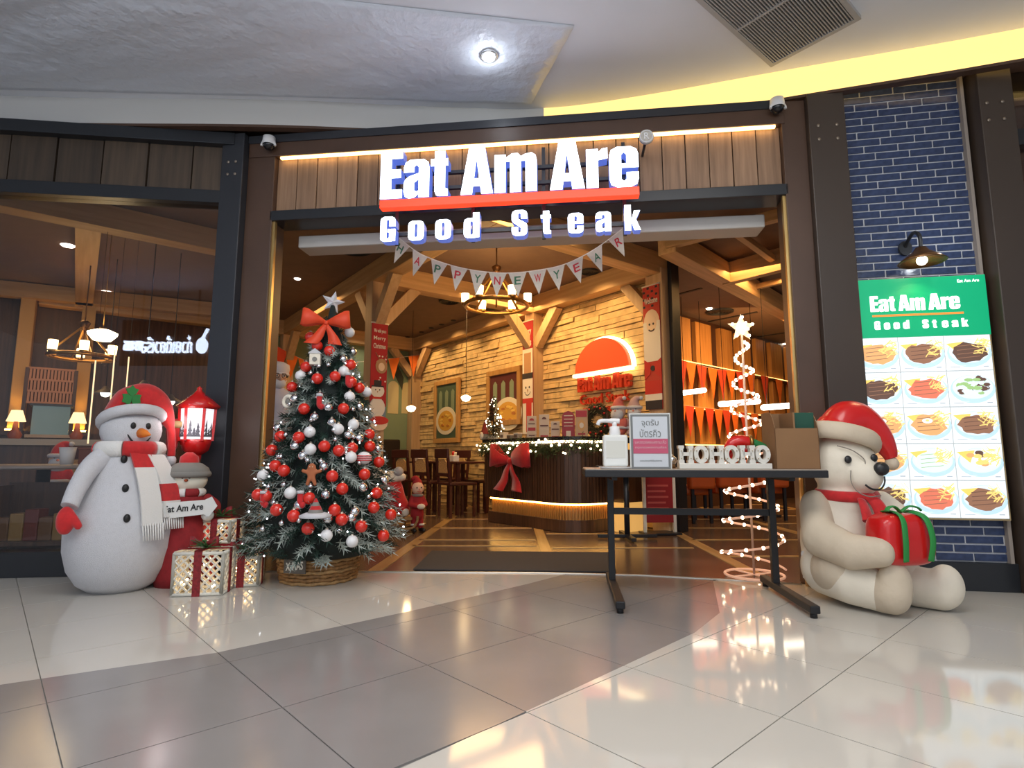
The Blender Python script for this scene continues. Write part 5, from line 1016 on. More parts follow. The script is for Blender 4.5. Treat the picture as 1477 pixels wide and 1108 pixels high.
# novelty ornaments
q = oncone(cx_(307), cy_(258)); t = thing('house_ornament', 'small white house ornament near the top of the big tree', 'ornament', q+V((0, -.02, 0)), R(10)); MB().box(-.035, .035, -.03, .03, -.045, .03).build('house_walls', CREAM, t, bevel=.004); MB().prism([(-.045, .03), (.045, .03), (0, .065)], -.035, .035).build('roof', SNOW, t); MB().disc(0, -.01, .016, .016, -.034, -.03).build('window', GREY, t)
q = oncone(cx_(310), cy_(838)); t = thing('hat_ornament', 'striped cone hat ornament with broad white brim low on the big tree', 'ornament', q+V((0, -.03, -.02)), 0); MB().lathe([(.09, -.012), (.095, .0), (.06, .015), (0, .015)], n=20).build('brim', SNOW, t)
for k in range(4): MB().lathe([(.048-.011*k, .012+.022*k), (.037-.011*k, .034+.022*k)], n=16).build('hat_band', (GREY, RED)[k % 2], t)
q = oncone(cx_(293), cy_(690)); t = thing('gingerbread_ornament', 'brown gingerbread figure ornament in the middle of the big tree', 'ornament', q+V((0, -.02, 0)), 0); GB = mat('gingerbread', (.42, .13, .05), .8); blob('body', [('e', (0, 0, .03), (.028, .014, .028)), ('e', (0, 0, -.015), (.026, .014, .035)), ('t', [(-.02, 0, 0), (-.052, 0, .01)], [.012, .012]), ('t', [(.02, 0, 0), (.052, 0, .01)], [.012, .012]), ('t', [(-.01, 0, -.03), (-.024, 0, -.07)], [.014, .012]), ('t', [(.01, 0, -.03), (.024, 0, -.07)], [.014, .012])], GB, t, .007, 2)
for e in (-.008, .008): MB().ball((e, -.015, .035), .003, 0, 6, 4).build('eye', CREAM, t)
q = oncone(cx_(488), cy_(635)); t = thing('striped_bauble', 'white bauble with red stripes on the right side of the big tree', 'bauble', q, 0); MB().ball((0, 0, 0), (.05, .045, .042)).build('ball', BW_, t)
for z in (-.014, .0, .014): MB().torus((0, 0, z), .047, .004, 24, 6).build('stripe', RED2, t)
q = oncone(cx_(200), cy_(420)); t = thing('wreath_ornament', 'small cream ring ornament beside the masked person', 'ornament', q, R(-20)); MB().torus((0, 0, 0), .035, .014, axis='Y').build('ring', CREAM, t); MB().ball((0, -.005, 0), (.02, .01, .02)).build('centre', GREY, t)
for x, y, lab in ((322, 420, 'red and green candy stick ornament in the upper middle of the big tree'), (430, 340, 'dark red stocking ornament on the upper right of the big tree'), (250, 790, 'red stocking ornament on the lower left of the big tree'), (110, 790, 'red stocking ornament at the far left of the big tree')):
    q = oncone(cx_(x), cy_(y)); t = thing('stocking_ornament', lab, 'ornament', q+V((0, -.02, 0)), 0); MB().tube(spline([(0, 0, .04), (0, 0, -.01), (.005, 0, -.03), (.03, 0, -.04)], 4), [.018]*9+[.020, .020, .018, .010], 10).build('stocking', RED, t); MB().cyl((0, 0, .032), (0, 0, .05), .021).build('cuff', SNOW, t)
# ================================================================ PERSON BEHIND THE TREE
p = V((-2.26, 5.42, 0)); t = thing('person', 'masked person in a white coat and white cap standing behind the tree', 'person', p, R(38)); SKIN = mat('skin', (.62, .36, .24), .6); COAT = mat('white_coat', (.58, .57, .66), .8, bump=.3, bs=20); TRS = mat('dark_trousers', (.03, .03, .035), .8)
blob('body', [('t', [(0, .01, .92), (0, 0, 1.10), (0, .01, 1.30), (0, .015, 1.38)], [.145, .13, .145, .11]), ('t', [(-.10, 0, 1.33), (.10, 0, 1.33)], [.11, .11]), ('t', [(0, .02, 1.36), (0, .0, 1.48)], [.062, .055]),
      ('e', (0, -.015, 1.565), (.078, .098, .118)), ('t', [(-.19, .0, 1.33), (-.24, .03, 1.06), (-.19, -.16, .90)], [.062, .048, .036]), ('t', [(.19, 0, 1.33), (.24, .03, 1.06), (.17, -.18, .92)], [.062, .048, .036]),
      ('t', [(-.09, .0, .90), (-.10, -.01, .50), (-.10, .02, .09)], [.098, .066, .046]), ('t', [(.09, 0, .90), (.10, -.01, .50), (.10, .02, .09)], [.098, .066, .046]), ('t', [(-.10, .03, .05), (-.11, -.14, .04)], [.045, .04]), ('t', [(.10, .03, .05), (.11, -.14, .04)], [.045, .04]),
      ('e', (0, -.115, 1.555), (.014, .022, .02)), ('e', (-.078, 0, 1.56), (.012, .025, .032)), ('e', (.078, 0, 1.56), (.012, .025, .032))], SKIN, t, .014, 3)
blob('coat', [('t', [(0, .01, .80), (0, 0, 1.10), (0, .01, 1.30), (0, .015, 1.38)], [.165, .148, .162, .125]), ('t', [(-.10, 0, 1.33), (.10, 0, 1.33)], [.125, .125]), ('t', [(-.19, .0, 1.33), (-.24, .03, 1.06), (-.195, -.14, .915)], [.078, .064, .052]), ('t', [(.19, 0, 1.33), (.24, .03, 1.06), (.175, -.16, .93)], [.078, .064, .052])], COAT, t, .016, 3)
blob('trousers', [('t', [(-.09, .0, .84), (-.10, -.01, .50), (-.10, .02, .10)], [.112, .08, .062]), ('t', [(.09, 0, .84), (.10, -.01, .50), (.10, .02, .10)], [.112, .08, .062])], TRS, t, .016, 3)
for e in (-1, 1): blob('shoe', [('t', [(e*.10, .04, .045), (e*.11, -.15, .04)], [.052, .045])], INK, t, .012, 2)
MB().torus((0, .008, 1.435), .068, .012, 20, 6).build('collar', TRS, t); blob('face_mask', [('e', (0, -.07, 1.515), (.066, .05, .052))], mat('mask_white', (.72, .70, .70), .8), t, .01, 3)
for e in (-1, 1): MB().tube(spline([(e*.06, -.08, 1.53), (e*.082, -.03, 1.55), (e*.082, .01, 1.57)]), .003, 6).build('mask_strap', WHITE, t)
MB().lathe([(.098, 1.60), (.104, 1.62), (.112, 1.66), (.105, 1.70), (.06, 1.725), (0, 1.73)], (0, .0, 0), 24).build('cap', mat('cap_white', (.74, .70, .70), .85), t); MB().torus((0, 0, 1.605), .098, .012).build('cap_band', MATS['cap_white'], t); MB().lathe([(.10, 1.585), (.102, 1.61)], (0, .006, 0), 24).build('hair', INK, t)
for e in (-.032, .032): MB().ball((e, -.107, 1.582), (.014, .008, .009), 0, 10, 8).build('eye', WHITE, t); MB().ball((e, -.114, 1.582), .007, 0, 8, 6).build('pupil', INK, t); MB().tube([(e-.018, -.108, 1.603), (e+.018, -.108, 1.604)], .004, 6).build('eyebrow', INK, t); MB().torus((e, -.119, 1.580), .021, .0022, 18, 5, 0, 'Y').build('glasses_rim', INK, t)
def hand(loc, side):
    h = bpy.data.objects.new('hand', None); COL.objects.link(h); h.parent = t; h.location = loc; h.rotation_euler = (R(20), 0, R(-30*side)); sh_ = [('e', (0, -.04, 0), (.038, .048, .016))]
    for i, (x, L) in enumerate(((-.028, .060), (-.009, .072), (.010, .068), (.028, .052))): sh_.append(('t', [(x, -.07, 0), (x*1.1, -.07-L*.6, -.008), (x*1.1, -.07-L, -.026)], [.0095, .009, .007]))
    sh_.append(('t', [(-side*.028, -.03, 0), (-side*.055, -.055, -.008), (-side*.058, -.085, -.016)], [.013, .011, .009])); b = blob('palm_and_fingers', sh_, SKIN, h, .005, 2)
hand((-.185, -.17, .895), -1); hand((.165, -.19, .915), 1)
# ================================================================ SLED PLUSH AND ELF BEHIND THE TREE
p = gnd(566, 766); t = thing('wooden_sled', 'small pale wooden sled with slatted runners behind the tree', 'sled', (p.x-.05, p.y, 0), R(-8))
for y in (-.13, .13): MB().tube(spline([(-.35, y, .04), (.25, y, .04), (.36, y, .10), (.38, y, .18)]), .014, 6).build('runner', WK2, t)
for k in range(6): MB().box(-.32+.11*k, -.23+.11*k, -.15, .15, .14, .165).build('slat', WK2, t, bevel=.004)
for x in (-.25, .15):
    for y in (-.13, .13): MB().cyl((x, y, .04), (x, y, .14), .012).build('upright', WK2, t)
t = thing('plush_stocking', 'fluffy red plush stocking shape with white fur trim on the sled', 'soft toy', (p.x-.02, p.y-.02, .165), R(-10))
blob('body', [('t', [(-.12, 0, .33), (.0, 0, .30), (.06, 0, .18), (.15, -.02, .09)], [.12, .13, .11, .08]), ('e', (-.14, 0, .16), (.14, .12, .16))], RED, t, .018, 4); blob('fur_trim', [('e', (-.18, -.02, .47), (.10, .11, .10)), ('e', (-.02, -.02, .42), (.13, .11, .08)), ('e', (.12, -.02, .43), (.06, .06, .05)), ('e', (-.10, -.08, .40), (.09, .06, .07))], CREAM, t, .02, 3); MB().ball((.10, -.05, .49), .055).build('grey_pompom', mat('pale_grey_fur', (.45, .42, .42), .9), t); MB().ball((.19, -.05, .05), (.04, .05, .05)).build('toe_trim', CREAM, t)
p = gnd(601, 768); t = thing('elf_doll', 'red hooded elf doll with black shoes standing by the wood floor strip', 'doll', (p.x, p.y, 0), R(25)); DR_ = mat('elf_red', (.34, .015, .02), .85)
blob('body', [('t', [(0, 0, .20), (0, 0, .40)], [.075, .055]), ('t', [(-.03, 0, .22), (-.035, 0, .06)], [.04, .03]), ('t', [(.03, 0, .22), (.045, 0, .06)], [.04, .03]), ('t', [(-.05, 0, .38), (-.09, -.02, .30), (-.02, -.10, .28)], [.03, .026, .022]), ('t', [(.05, 0, .38), (.09, -.02, .30), (.03, -.10, .28)], [.03, .026, .022])], DR_, t, .011, 3)
MB().ball((0, -.01, .475), (.068, .062, .07)).build('head', MATS['plush_skin'], t); MB().tube(spline([(0, .015, .47), (0, .02, .53), (-.02, .03, .58), (-.06, .03, .57)]), [.075-.06*i/18 for i in range(19)], 14).build('hood', DR_, t)
for e in (-.024, .024): MB().ball((e, -.068, .485), .008, 0, 8, 6).build('eye', INK, t)
MB().ball((0, -.075, .468), .009, 0, 8, 6).build('nose', MATS['plush_nose'], t); MB().tube(spline([(-.02, -.066, .447), (0, -.07, .44), (.02, -.066, .447)]), .003, 6).build('mouth', RED, t); MB().ball((.01, -.12, .285), (.045, .03, .03)).build('white_mitten', CREAM, t); MB().torus((0, 0, .40), .05, .016).build('collar', GREY, t)
for e in (-.035, .05): blob('shoe', [('t', [(e, .02, .03), (e*1.2, -.07, .028)], [.03, .025])], INK, t, .01, 2); MB().cyl((e, 0, .075), (e, 0, .095), .036).build('cuff', CREAM, t)
# ================================================================ FOLDING TABLE AND WHAT STANDS ON IT
ta = R(-5.5); TO = V((1.10, 3.50, 0)); FT = Frame(TO.x, TO.y, -5.5); TZ = .75
t = thing('folding_table', 'long black folding table on T shaped legs in front of the entrance', 'table', TO, ta); TB = mat('table_black', (.011, .011, .013), .5)
MB().box(-.66, .66, -.30, .30, .705, .746).build('edge_frame', TB, t, bevel=.004); MB().box(-.655, .655, -.295, .295, .746, .75).build('tabletop', mat('table_laminate', (.40, .34, .28), .35, var=.06, vs=4), t)
for x in (-.49, .49):
    MB().box(x-.02, x+.02, .10, .14, .05, .70).build('leg', TB, t, bevel=.003); MB().box(x-.025, x+.025, -.44, .34, .025, .065).build('foot', TB, t, bevel=.006); MB().bar((x, -.24, .70), (x, .10, .70), .03, .03).build('top_bracket', TB, t)
    for y in (-.41, .31): MB().cyl((x, y, 0), (x, y, .03), .018).build('foot_pad', TB, t)
MB().box(-.49, .49, .11, .13, .46, .50).build('crossbar', TB, t)
def tpos(px, off): q = FT.px(px, 640, off); return q[0]
# sanitiser
x = tpos(887, -.15); t = thing('pump_bottle', 'square white sanitiser pump bottle at the left end of the folding table', 'bottle', FT.w(x, -.15, TZ), ta); WP = mat('bottle_white', (.74, .75, .72), .35)
MB().box(-.072, .072, -.045, .045, .0, .185).build('bottle_body', WP, t, bevel=.014, seg=3); MB().lathe([(.032, .185), (.034, .20), (.03, .215), (.028, .235), (.0, .24)], n=18).build('collar', WHITE, t); MB().cyl((0, 0, .23), (0, 0, .262), .014).build('pump_stem', WHITE, t); MB().tube(spline([(.03, 0, .268), (-.03, 0, .27), (-.085, -.01, .268), (-.10, -.01, .245)]), [.016]*6+[.012]*13, 8).build('nozzle', WHITE, t); MB().box(-.055, .055, -.047, -.044, .05, .15).build('label', mat('pale_label', (.66, .66, .60), .5), t)
o = MB().lathe([(0, 0), (.085, 0), (.10, .012), (.085, .012), (0, .006)], n=26).build('drip_tray', WHITE, None, FT.w(x+.0, -.17, TZ), ta); o.location.z = TZ; tag(o, 'thin white tray under the sanitiser pump bottle', 'tray')
for c in [c for c in bpy.data.objects['pump_bottle'].children]: c.location.z += .013
# queue sign
xa_, xb_ = tpos(910, -.2), tpos(966, -.2); w_ = xb_-xa_; z1 = FT.px(936, 598, -.2)[1]-TZ; t = thing('queue_sign', 'grey framed Thai queue card sign with pink band on the folding table', 'sign', FT.w((xa_+xb_)/2, -.2, TZ), ta)
SF = mat('sign_frame_grey', (.17, .18, .18), .4); mb = MB(); b = .012
mb.box(-w_/2, w_/2, -.012, .012, z1-b, z1); mb.box(-w_/2, w_/2, -.012, .012, 0, b); mb.box(-w_/2, -w_/2+b, -.012, .012, b, z1-b); mb.box(w_/2-b, w_/2, -.012, .012, b, z1-b); mb.build('frame', SF, t, bevel=.002)
mb = MB(); mb.box(-w_/2-.007, w_/2+.007, -.008, .008, -.0, z1+.007); mb.build('outer_rim', mat('rim_pale', (.62, .62, .58), .4), t)
pp = MB().box(-w_/2+b, w_/2-b, -.0105, -.007, b, z1-b).build('paper', mat('paper_grey', (.58, .61, .65), .6), t); MB().box(-w_/2+b, w_/2-b, -.0125, -.010, z1*.28, z1*.55).build('pink_band', mat('pink_band', (.52, .09, .16), .6), pp)
MB().text('จุดรับ', -w_*.22, z1*.76, w_*.44, z1*.15, -.0125, -.010).build('lettering', SF, pp); MB().text('บัตรคิว', -w_*.27, z1*.58, w_*.54, z1*.15, -.0125, -.010).build('lettering', SF, pp)
PW = mat('pink_text', (.72, .45, .50), .6); MB().text('และตรวจสอบสถานะคิว', -w_*.40, z1*.46, w_*.80, z1*.055, -.0145, -.012).build('small_lettering', PW, pp); MB().text('กรุณารอพนักงานเรียก', -w_*.40, z1*.36, w_*.80, z1*.055, -.0145, -.012).build('small_lettering', PW, pp); MB().text('ขอบคุณที่ใช้บริการ', -w_*.28, z1*.13, w_*.56, z1*.035, -.0125, -.010).build('small_lettering', SF, pp)
MB().prism([(-.02, 0), (.02, 0), (.02, z1*.7), (-.02, z1*.7)], .09, .10).build('easel_leg', SF, t); MB().box(-.02, .02, .008, .10, z1*.68, z1*.7).build('easel_hinge', SF, t)
# HOHOHO letters
xa_, xb_ = tpos(977, -.12), tpos(1109, -.12); w_ = xb_-xa_; t = thing('letter_ornament', 'white HOHOHO marquee letters on a white base on the folding table', 'ornament', FT.w(xa_, -.12, TZ), ta); LW = mat('letter_white', (.70, .68, .62), .6)
MB().box(0, w_, -.04, .04, 0, .032).build('base', LW, t, bevel=.004)
for k, ch in enumerate('HOHOHO'):
    x0 = w_*(k+.04)/6; lw_ = w_/6*.92
    if ch == 'H':
        mb = MB()
        for a in (.16, .84): mb.box(x0+lw_*(a-.14), x0+lw_*(a+.14), -.025, .025, .032, .135); mb.box(x0+lw_*(a-.2), x0+lw_*(a+.2), -.026, .026, .032, .05); mb.box(x0+lw_*(a-.2), x0+lw_*(a+.2), -.026, .026, .118, .136)
        mb.box(x0+lw_*.2, x0+lw_*.8, -.025, .025, .075, .097); o = mb.build('letter', LW, t)
    else:
        mb = MB(); n = 24; vs = []; fs = []
        for i in range(n):
            a = 2*math.pi*i/n; c, s = math.cos(a), math.sin(a)
            for y in (-.025, .025): vs += [(x0+lw_*.5+c*lw_*.52, y, .084+s*.053), (x0+lw_*.5+c*lw_*.22, y, .084+s*.030)]
        for i in range(n):
            a, b2 = 4*i, 4*((i+1) % n); fs += [(a, b2, b2+1, a+1), (a+2, a+3, b2+3, b2+2), (a, a+2, b2+2, b2), (a+1, b2+1, b2+3, a+3)]
        mb.add(vs, fs); o = mb.build('letter', LW, t)
    mb = MB(); 
    for q in range(4): mb.ball((x0+lw_*(.16 if q % 2 else .84), -.028, .06+.045*(q//2)), .004, 0, 6, 4)
    mb.build('bulb', mat('dull_bulb', (.5, .42, .28), .3), o)
# red and green plush roll behind the letters
xa_, xb_ = tpos(1046, .0), tpos(1112, .0); z = FT.px(1078, 638, .0)[1]-TZ; t = thing('plush_chilli', 'red plush tied with gold and a green tail lying behind the white letters', 'ornament', FT.w(xa_, .0, TZ), ta); w_ = xb_-xa_
MB().tube(spline([(.0, 0, .09), (w_*.15, 0, z-.01), (w_*.35, 0, z+.005), (w_*.58, 0, z-.005)]), [.022+.018*math.sin(i/18*2.8) for i in range(19)], 12).build('red_roll', RED2, t); MB().tube(spline([(.02, .03, .06), (w_*.2, .03, z-.055), (w_*.5, .03, z-.045), (w_*.66, .02, z-.03)]), .03, 12).build('red_roll', RED2, t)
MB().tube(spline([(w_*.58, 0, z-.005), (w_*.75, 0, z-.02), (w_*.92, 0, z-.045), (w_*1.02, 0, z-.08)]), [.03-.016*i/18 for i in range(19)], 12).build('green_tail', GREEN, t); MB().torus((w_*.55, 0, z), .034, .012, 18, 6, 0, 'Y', Matrix.Translation((w_*.55, 0, z)) @ Matrix.Rotation(R(90), 4, 'Z') @ Matrix.Translation((-w_*.55, 0, -z))).build('gold_tie', GOLD, t); MB().lathe([(0, 0), (.05, 0), (.05, .012), (.012, .02), (.012, z-.03), (0, z-.03)], (w_*.4, .02, 0), 14).build('stand', BLK, t)
x = tpos(970, -.02); t = thing('bauble', 'silver bauble standing behind the queue sign on the folding table', 'bauble', FT.w(x, .02, TZ+.028), ta); MB().ball((0, 0, .02), .03).build('ball', BS_, t); MB().lathe([(0, -.028), (.022, -.028), (.018, -.006), (0, -.006)], n=14).build('foot', WK, t); MB().lathe([(.008, .048), (.008, .056), (0, .057)], n=8).build('cap', CAP, t)
# cardboard box
CB = mat('cardboard', (.255, .135, .06), .85, var=.06, vs=6); xa_, xb_ = tpos(1113, -.1), tpos(1186, -.2); w_ = xb_-xa_; hz = FT.px(1145, 594, -.1)[1]-TZ
t = thing('cardboard_holder', 'brown cardboard file box with scooped sides at the right end of the folding table', 'box', FT.w(xa_, -.16, TZ), ta)
prof_ = [(0, 0), (.22, 0), (.22, hz), (.10, hz), (.06, hz*.97), (.025, hz*.86), (0, hz*.70)]
for x in (0, w_-.004): mb = MB(); k = len(prof_); mb.add([(x, y, z) for y, z in prof_]+[(x+.004, y, z) for y, z in prof_], [tuple(range(k))[::-1], tuple(range(k, 2*k))]+[(i, (i+1) % k, (i+1) % k+k, i+k) for i in range(k)]); mb.build('side_panel', CB, t)
MB().box(0, w_, 0, .004, 0, hz*.70).build('front_panel', CB, t); MB().box(0, w_, .216, .22, 0, hz).build('back_panel', CB, t); MB().box(0, w_, 0, .22, 0, .004).build('bottom', CB, t); MB().box(w_*.44, w_*.48, .002, .218, .004, hz*.98).build('divider', CB, t)
o = MB().box(-.06, .06, -.035, .035, 0, hz-.012).build('card_box', mat('dark_green_card', (.01, .075, .045), .6), None, FT.w(xa_+w_*.74, -.085, TZ+.005), ta, .004); tag(o, 'dark green card stack standing in the cardboard file box', 'cards')
# ================================================================ SPIRAL LIGHT TREE
p = V((1.66, 4.03, 0)); t = thing('spiral_light_tree', 'spiral rope light Christmas tree topped with a lit star beside the right jamb', 'light tree', p, 0); ROPE = mat('rope_tube', (.80, .50, .40), .35, emit=.35, ecol=(1, .55, .35)); SB = emat('spiral_bulb', (1, .74, .48), 8)
turns, z0_, z1_ = 8.2, .05, 1.66; pts = []
for i in range(0, 301): f = i/300; g = f**.92; a = 2*math.pi*turns*f; r = .185*(1-f)+.035; pts.append((r*math.cos(a), r*math.sin(a), z0_+(z1_-z0_)*g))
MB().tube(pts, .008, 6).build('rope_light', ROPE, t); MB().cyl((0, 0, 0), (0, 0, 1.70), .008).build('pole', mat('pole_pink', (.66, .48, .40), .4), t)
b0 = None
for i in range(3, 300, 3):
    if b0 is None: b0 = MB().ball((0, 0, 0), .0125, 0, 8, 6).build('bulb', SB, t); b = b0
    else: b = b0.copy(); COL.objects.link(b)
    b.location = pts[i]
mb = MB(); mb.torus((0, 0, .02), .19, .009, 32, 6)
for k in range(4): a = k*math.pi/2+.4; mb.cyl((0, 0, .02), (.19*math.cos(a), .19*math.sin(a), .02), .006, n=6)
mb.build('base_frame', ROPE, t); mb = MB(); star3(mb, .105, .045, .025, Matrix.Translation((0, 0, 1.745))); mb.build('star', mat('star_pale', (.85, .66, .44), .3, emit=.45, ecol=(1, .7, .4)), t); mb = MB()
for x, z in star(.075, .04): mb.ball((x, -.022, 1.745+z), .011, 0, 8, 6)
mb.ball((0, -.03, 1.745), .014, 0, 8, 6); mb.build('star_lights', SB, t, stuff=True); light('POINT', p+V((0, -.05, 1.75)), .8, WARM2, .08); light('POINT', p+V((0, 0, .4)), .9, WARM2, .15)
# ================================================================ INFLATABLE BEAR
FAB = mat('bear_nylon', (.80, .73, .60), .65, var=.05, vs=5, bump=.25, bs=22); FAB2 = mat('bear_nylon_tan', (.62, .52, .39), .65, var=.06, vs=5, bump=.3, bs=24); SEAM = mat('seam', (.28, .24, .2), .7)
p = V((1.97, 3.41, 0)); bz = R(2); t = thing('inflatable_bear', 'seated cream inflatable bear in a red hat holding a red gift', 'inflatable', p, bz); t.scale = (.76, .72, .93)
blob('body', [('e', (-.02, .06, .34), (.31, .27, .36)), ('e', (.0, -.02, .20), (.30, .27, .20)), ('e', (.02, .03, .60), (.25, .21, .16)), ('t', [(-.20, .02, .20), (-.16, -.25, .16), (-.05, -.40, .13)], [.17, .14, .12]), ('t', [(.20, .02, .20), (.26, -.12, .16), (.34, -.22, .12)], [.16, .14, .12]),
              ('e', (.0, .0, .83), (.245, .205, .21)), ('e', (.055, -.155, .765), (.14, .12, .105)), ('e', (-.15, .08, 1.0), (.07, .04, .07))], FAB, t, .018, 6)
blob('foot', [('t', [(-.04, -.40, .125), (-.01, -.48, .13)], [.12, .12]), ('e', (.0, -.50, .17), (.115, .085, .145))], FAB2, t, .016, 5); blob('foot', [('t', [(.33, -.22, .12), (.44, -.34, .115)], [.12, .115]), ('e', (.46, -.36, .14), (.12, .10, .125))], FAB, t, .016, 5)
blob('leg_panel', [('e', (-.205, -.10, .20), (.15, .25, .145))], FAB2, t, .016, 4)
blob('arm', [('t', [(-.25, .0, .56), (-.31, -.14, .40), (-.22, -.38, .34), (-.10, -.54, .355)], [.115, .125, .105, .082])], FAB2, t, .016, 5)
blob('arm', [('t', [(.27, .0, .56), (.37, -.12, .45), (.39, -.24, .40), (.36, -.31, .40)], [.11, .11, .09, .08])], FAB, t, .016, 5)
MB().ball((.125, -.264, .81), (.055, .045, .042), 0, 18, 12).build('nose', mat('bear_nose', (.02, .02, .022), .35), t)
for x, y, z in ((-.085, -.205, .865), (.125, -.190, .875)): MB().ball((x, y, z), (.027, .017, .024), 0, 14, 10).build('eye', MATS['bear_nose'], t)
MB().tube(spline([(-.01, -.272, .715), (.03, -.284, .69), (.09, -.287, .69), (.13, -.28, .725), (.135, -.276, .765)]), .006, 6).build('mouth', INK, t)
MB().tube(spline([(-.08, -.222, .80), (-.09, -.23, .74), (-.06, -.24, .68), (.02, -.25, .645), (.11, -.26, .65)]), .004, 6).build('seam_line', SEAM, t); MB().tube(spline([(-.14, -.165, .95), (-.05, -.21, .92), (.03, -.225, .86), (.0, -.24, .80)]), .0035, 6).build('seam_line', SEAM, t)
# red hat with drooping tip
hat = spline([(-.01, .01, .985), (.01, .01, 1.05), (.06, .0, 1.10), (.16, -.02, 1.10), (.26, -.05, 1.02), (.315, -.07, .93), (.33, -.08, .87)], 8); k = len(hat); hr = [.235, .232, .228, .222, .214, .206, .196, .186, .176]; hr += [max(.045, .166-.125*(i)/(k-10)*1.0) for i in range(k-9)]
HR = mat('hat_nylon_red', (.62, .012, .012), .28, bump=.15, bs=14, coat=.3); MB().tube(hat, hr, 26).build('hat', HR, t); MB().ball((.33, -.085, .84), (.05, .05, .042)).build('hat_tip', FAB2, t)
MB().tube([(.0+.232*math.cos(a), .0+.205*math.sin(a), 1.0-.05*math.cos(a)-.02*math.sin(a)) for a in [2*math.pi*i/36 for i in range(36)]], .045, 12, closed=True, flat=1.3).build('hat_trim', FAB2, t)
MB().tube([(.01+.20*math.cos(a), .01+.18*math.sin(a), .645+.01*math.sin(a)) for a in [2*math.pi*i/36 for i in range(36)]], .034, 10, closed=True).build('scarf', RED, t); MB().tube(spline([(.06, -.19, .645), (.08, -.25, .60), (.10, -.28, .53)]), [.035+.02*i/12 for i in range(13)], 10, flat=.4, up=(0, 1, 0)).build('scarf_end', RED, t); MB().tube(spline([(.0, -.20, .62), (-.02, -.27, .56), (-.03, -.31, .50)]), [.035+.015*i/12 for i in range(13)], 10, flat=.4, up=(0, 1, 0)).build('scarf_end', RED, t)
MB().cyl((-.315, .06, .27), (-.345, .055, .275), .018).build('valve', WHITE, t); MB().box(-.33, -.326, .05, .10, .12, .19).build('care_tag', WHITE, t)
# gift held by the bear
gp = Frame(p.x, p.y, 2).w(.065, -.325, .40); t = thing('puffy_gift', 'puffy red gift with green ribbon held by the inflatable bear', 'gift', gp, R(8), None, .84); mb = MB().box(-.19, .19, -.12, .10, -.17, .15); o = mb.build('gift_body', HR, t, sub=3); o.modifiers['s'].levels = 3
mb2 = bmesh.new(); mb2.from_mesh(o.data); bmesh.ops.subdivide_edges(mb2, edges=mb2.edges[:], cuts=1, use_grid_fill=True); mb2.to_mesh(o.data); mb2.free()
for f_ in o.data.polygons: f_.use_smooth = True
GRB = mat('green_ribbon', (.02, .26, .05), .5)
for X_ in (-.075, .085): MB().tube(spline([(X_*1.05, -.132, -.13), (X_*1.15, -.150, 0), (X_, -.128, .12), (X_*.8, -.05, .158), (X_*.7, .05, .15)]), .021, 8, flat=.3, up=(0, -1, .3)).build('ribbon', GRB, t)
for e in (-1, 1): MB().tube(spline([(0, -.03, .155), (e*.05, -.04, .19), (e*.10, -.05, .185), (e*.12, -.06, .165)]), .016, 8, flat=.4).build('ribbon_bow', GRB, t)
# ================================================================ LEFT DINING ROOM BEHIND THE GLASS
def lin(px, py, Y): return at(px, py, Y)
cp = lin(118, 515, 6.2); chandelier((cp.x, cp.y, cp.z), .30, 'ring chandelier with small glowing shades behind the left glass', 3.18, 6, R(10), 8)
def bowl(px, py, Y, r, lab, s=1.):
    p = lin(px, py, Y); t = thing('pendant_lamp', lab, 'lamp', p); MB().lathe([(0, -r*.6), (r*.6, -r*.5), (r*.95, -r*.1), (r, r*.1), (r*.5, r*.32), (.02, r*.4)], n=20).build('globe', emat('bowl_glow', (1, .80, .5), 8), t); MB().cyl((0, 0, r*.35), (0, 0, 3.18-p.z), .005, n=6).build('rod', GOLD, t); MB().lathe([(0, r*.55), (.03, r*.5), (.04, r*.33), (0, r*.33)], n=14).build('cap', GOLD, t); light('POINT', p+V((0, 0, -r-.1)), 3, WARM2, .1)
bowl(148, 482, 5.6, .13, 'large glowing bowl pendant behind the left glass')
def hatlamp(px, py, Y, lab, st):
    p = lin(px, py, Y); t = thing('pendant_lamp', lab, 'lamp', p); MB().lathe([(.13, 0), (.125, .01), (.05, .05), (.02, .09), (0, .09)], n=24).build('shade', mat('enamel_dark', (.06, .05, .045), .4), t); MB().ball((0, 0, .01), .05).build('bulb', emat('hat_bulb', (1, .93, .8), 8), t); MB().cyl((0, 0, .08), (0, 0, 3.18-p.z), .005, n=6).build('rod', BLK, t)
hatlamp(208, 561, 5.8, 'enamel pendant lamp just above the snowman hat behind the glass', 1); hatlamp(152, 568, 6.6, 'enamel pendant lamp left of the snowman hat behind the glass', 1); hatlamp(245, 580, 6.4, 'enamel pendant lamp beside the red lantern behind the glass', 1)
for px, y0, y1, Y in ((138, 520, 640, 5.2), (166, 505, 585, 5.5), (186, 515, 565, 5.8)):  # bright reflections in the glass, built as glowing rods on added cords
    p, q = lin(px, y0, Y), lin(px-5, y1, Y); o = MB().cyl((0, 0, q.z-p.z), (0, 0, 0), .006, n=8).build('reflection_rod', emat('reflection_glow', (1, .72, .4), 1.6), None, p); tag(o, {138: 'long thin reflected streak nearest the snowman hat, built as a glowing rod', 166: 'middle one of three reflected streaks in the left glass, built as a rod', 186: 'shortest of three reflected streaks in the left glass, built as a rod'}[px], 'light', 'reflected streaks in the left glass'); MB().cyl((0, 0, 0), (0, 0, 3.18-p.z), .002, n=6).build('cord', INK, o)
for px, py in ((98, 354), (154, 421), (5, 447)): cdisc(px, py, .07, 'bright round ceiling spot seen through the left glass', 'light', emat('spot3', (1, .85, .75), 9), 'ceiling_spot', 'ceiling spots behind the left glass')
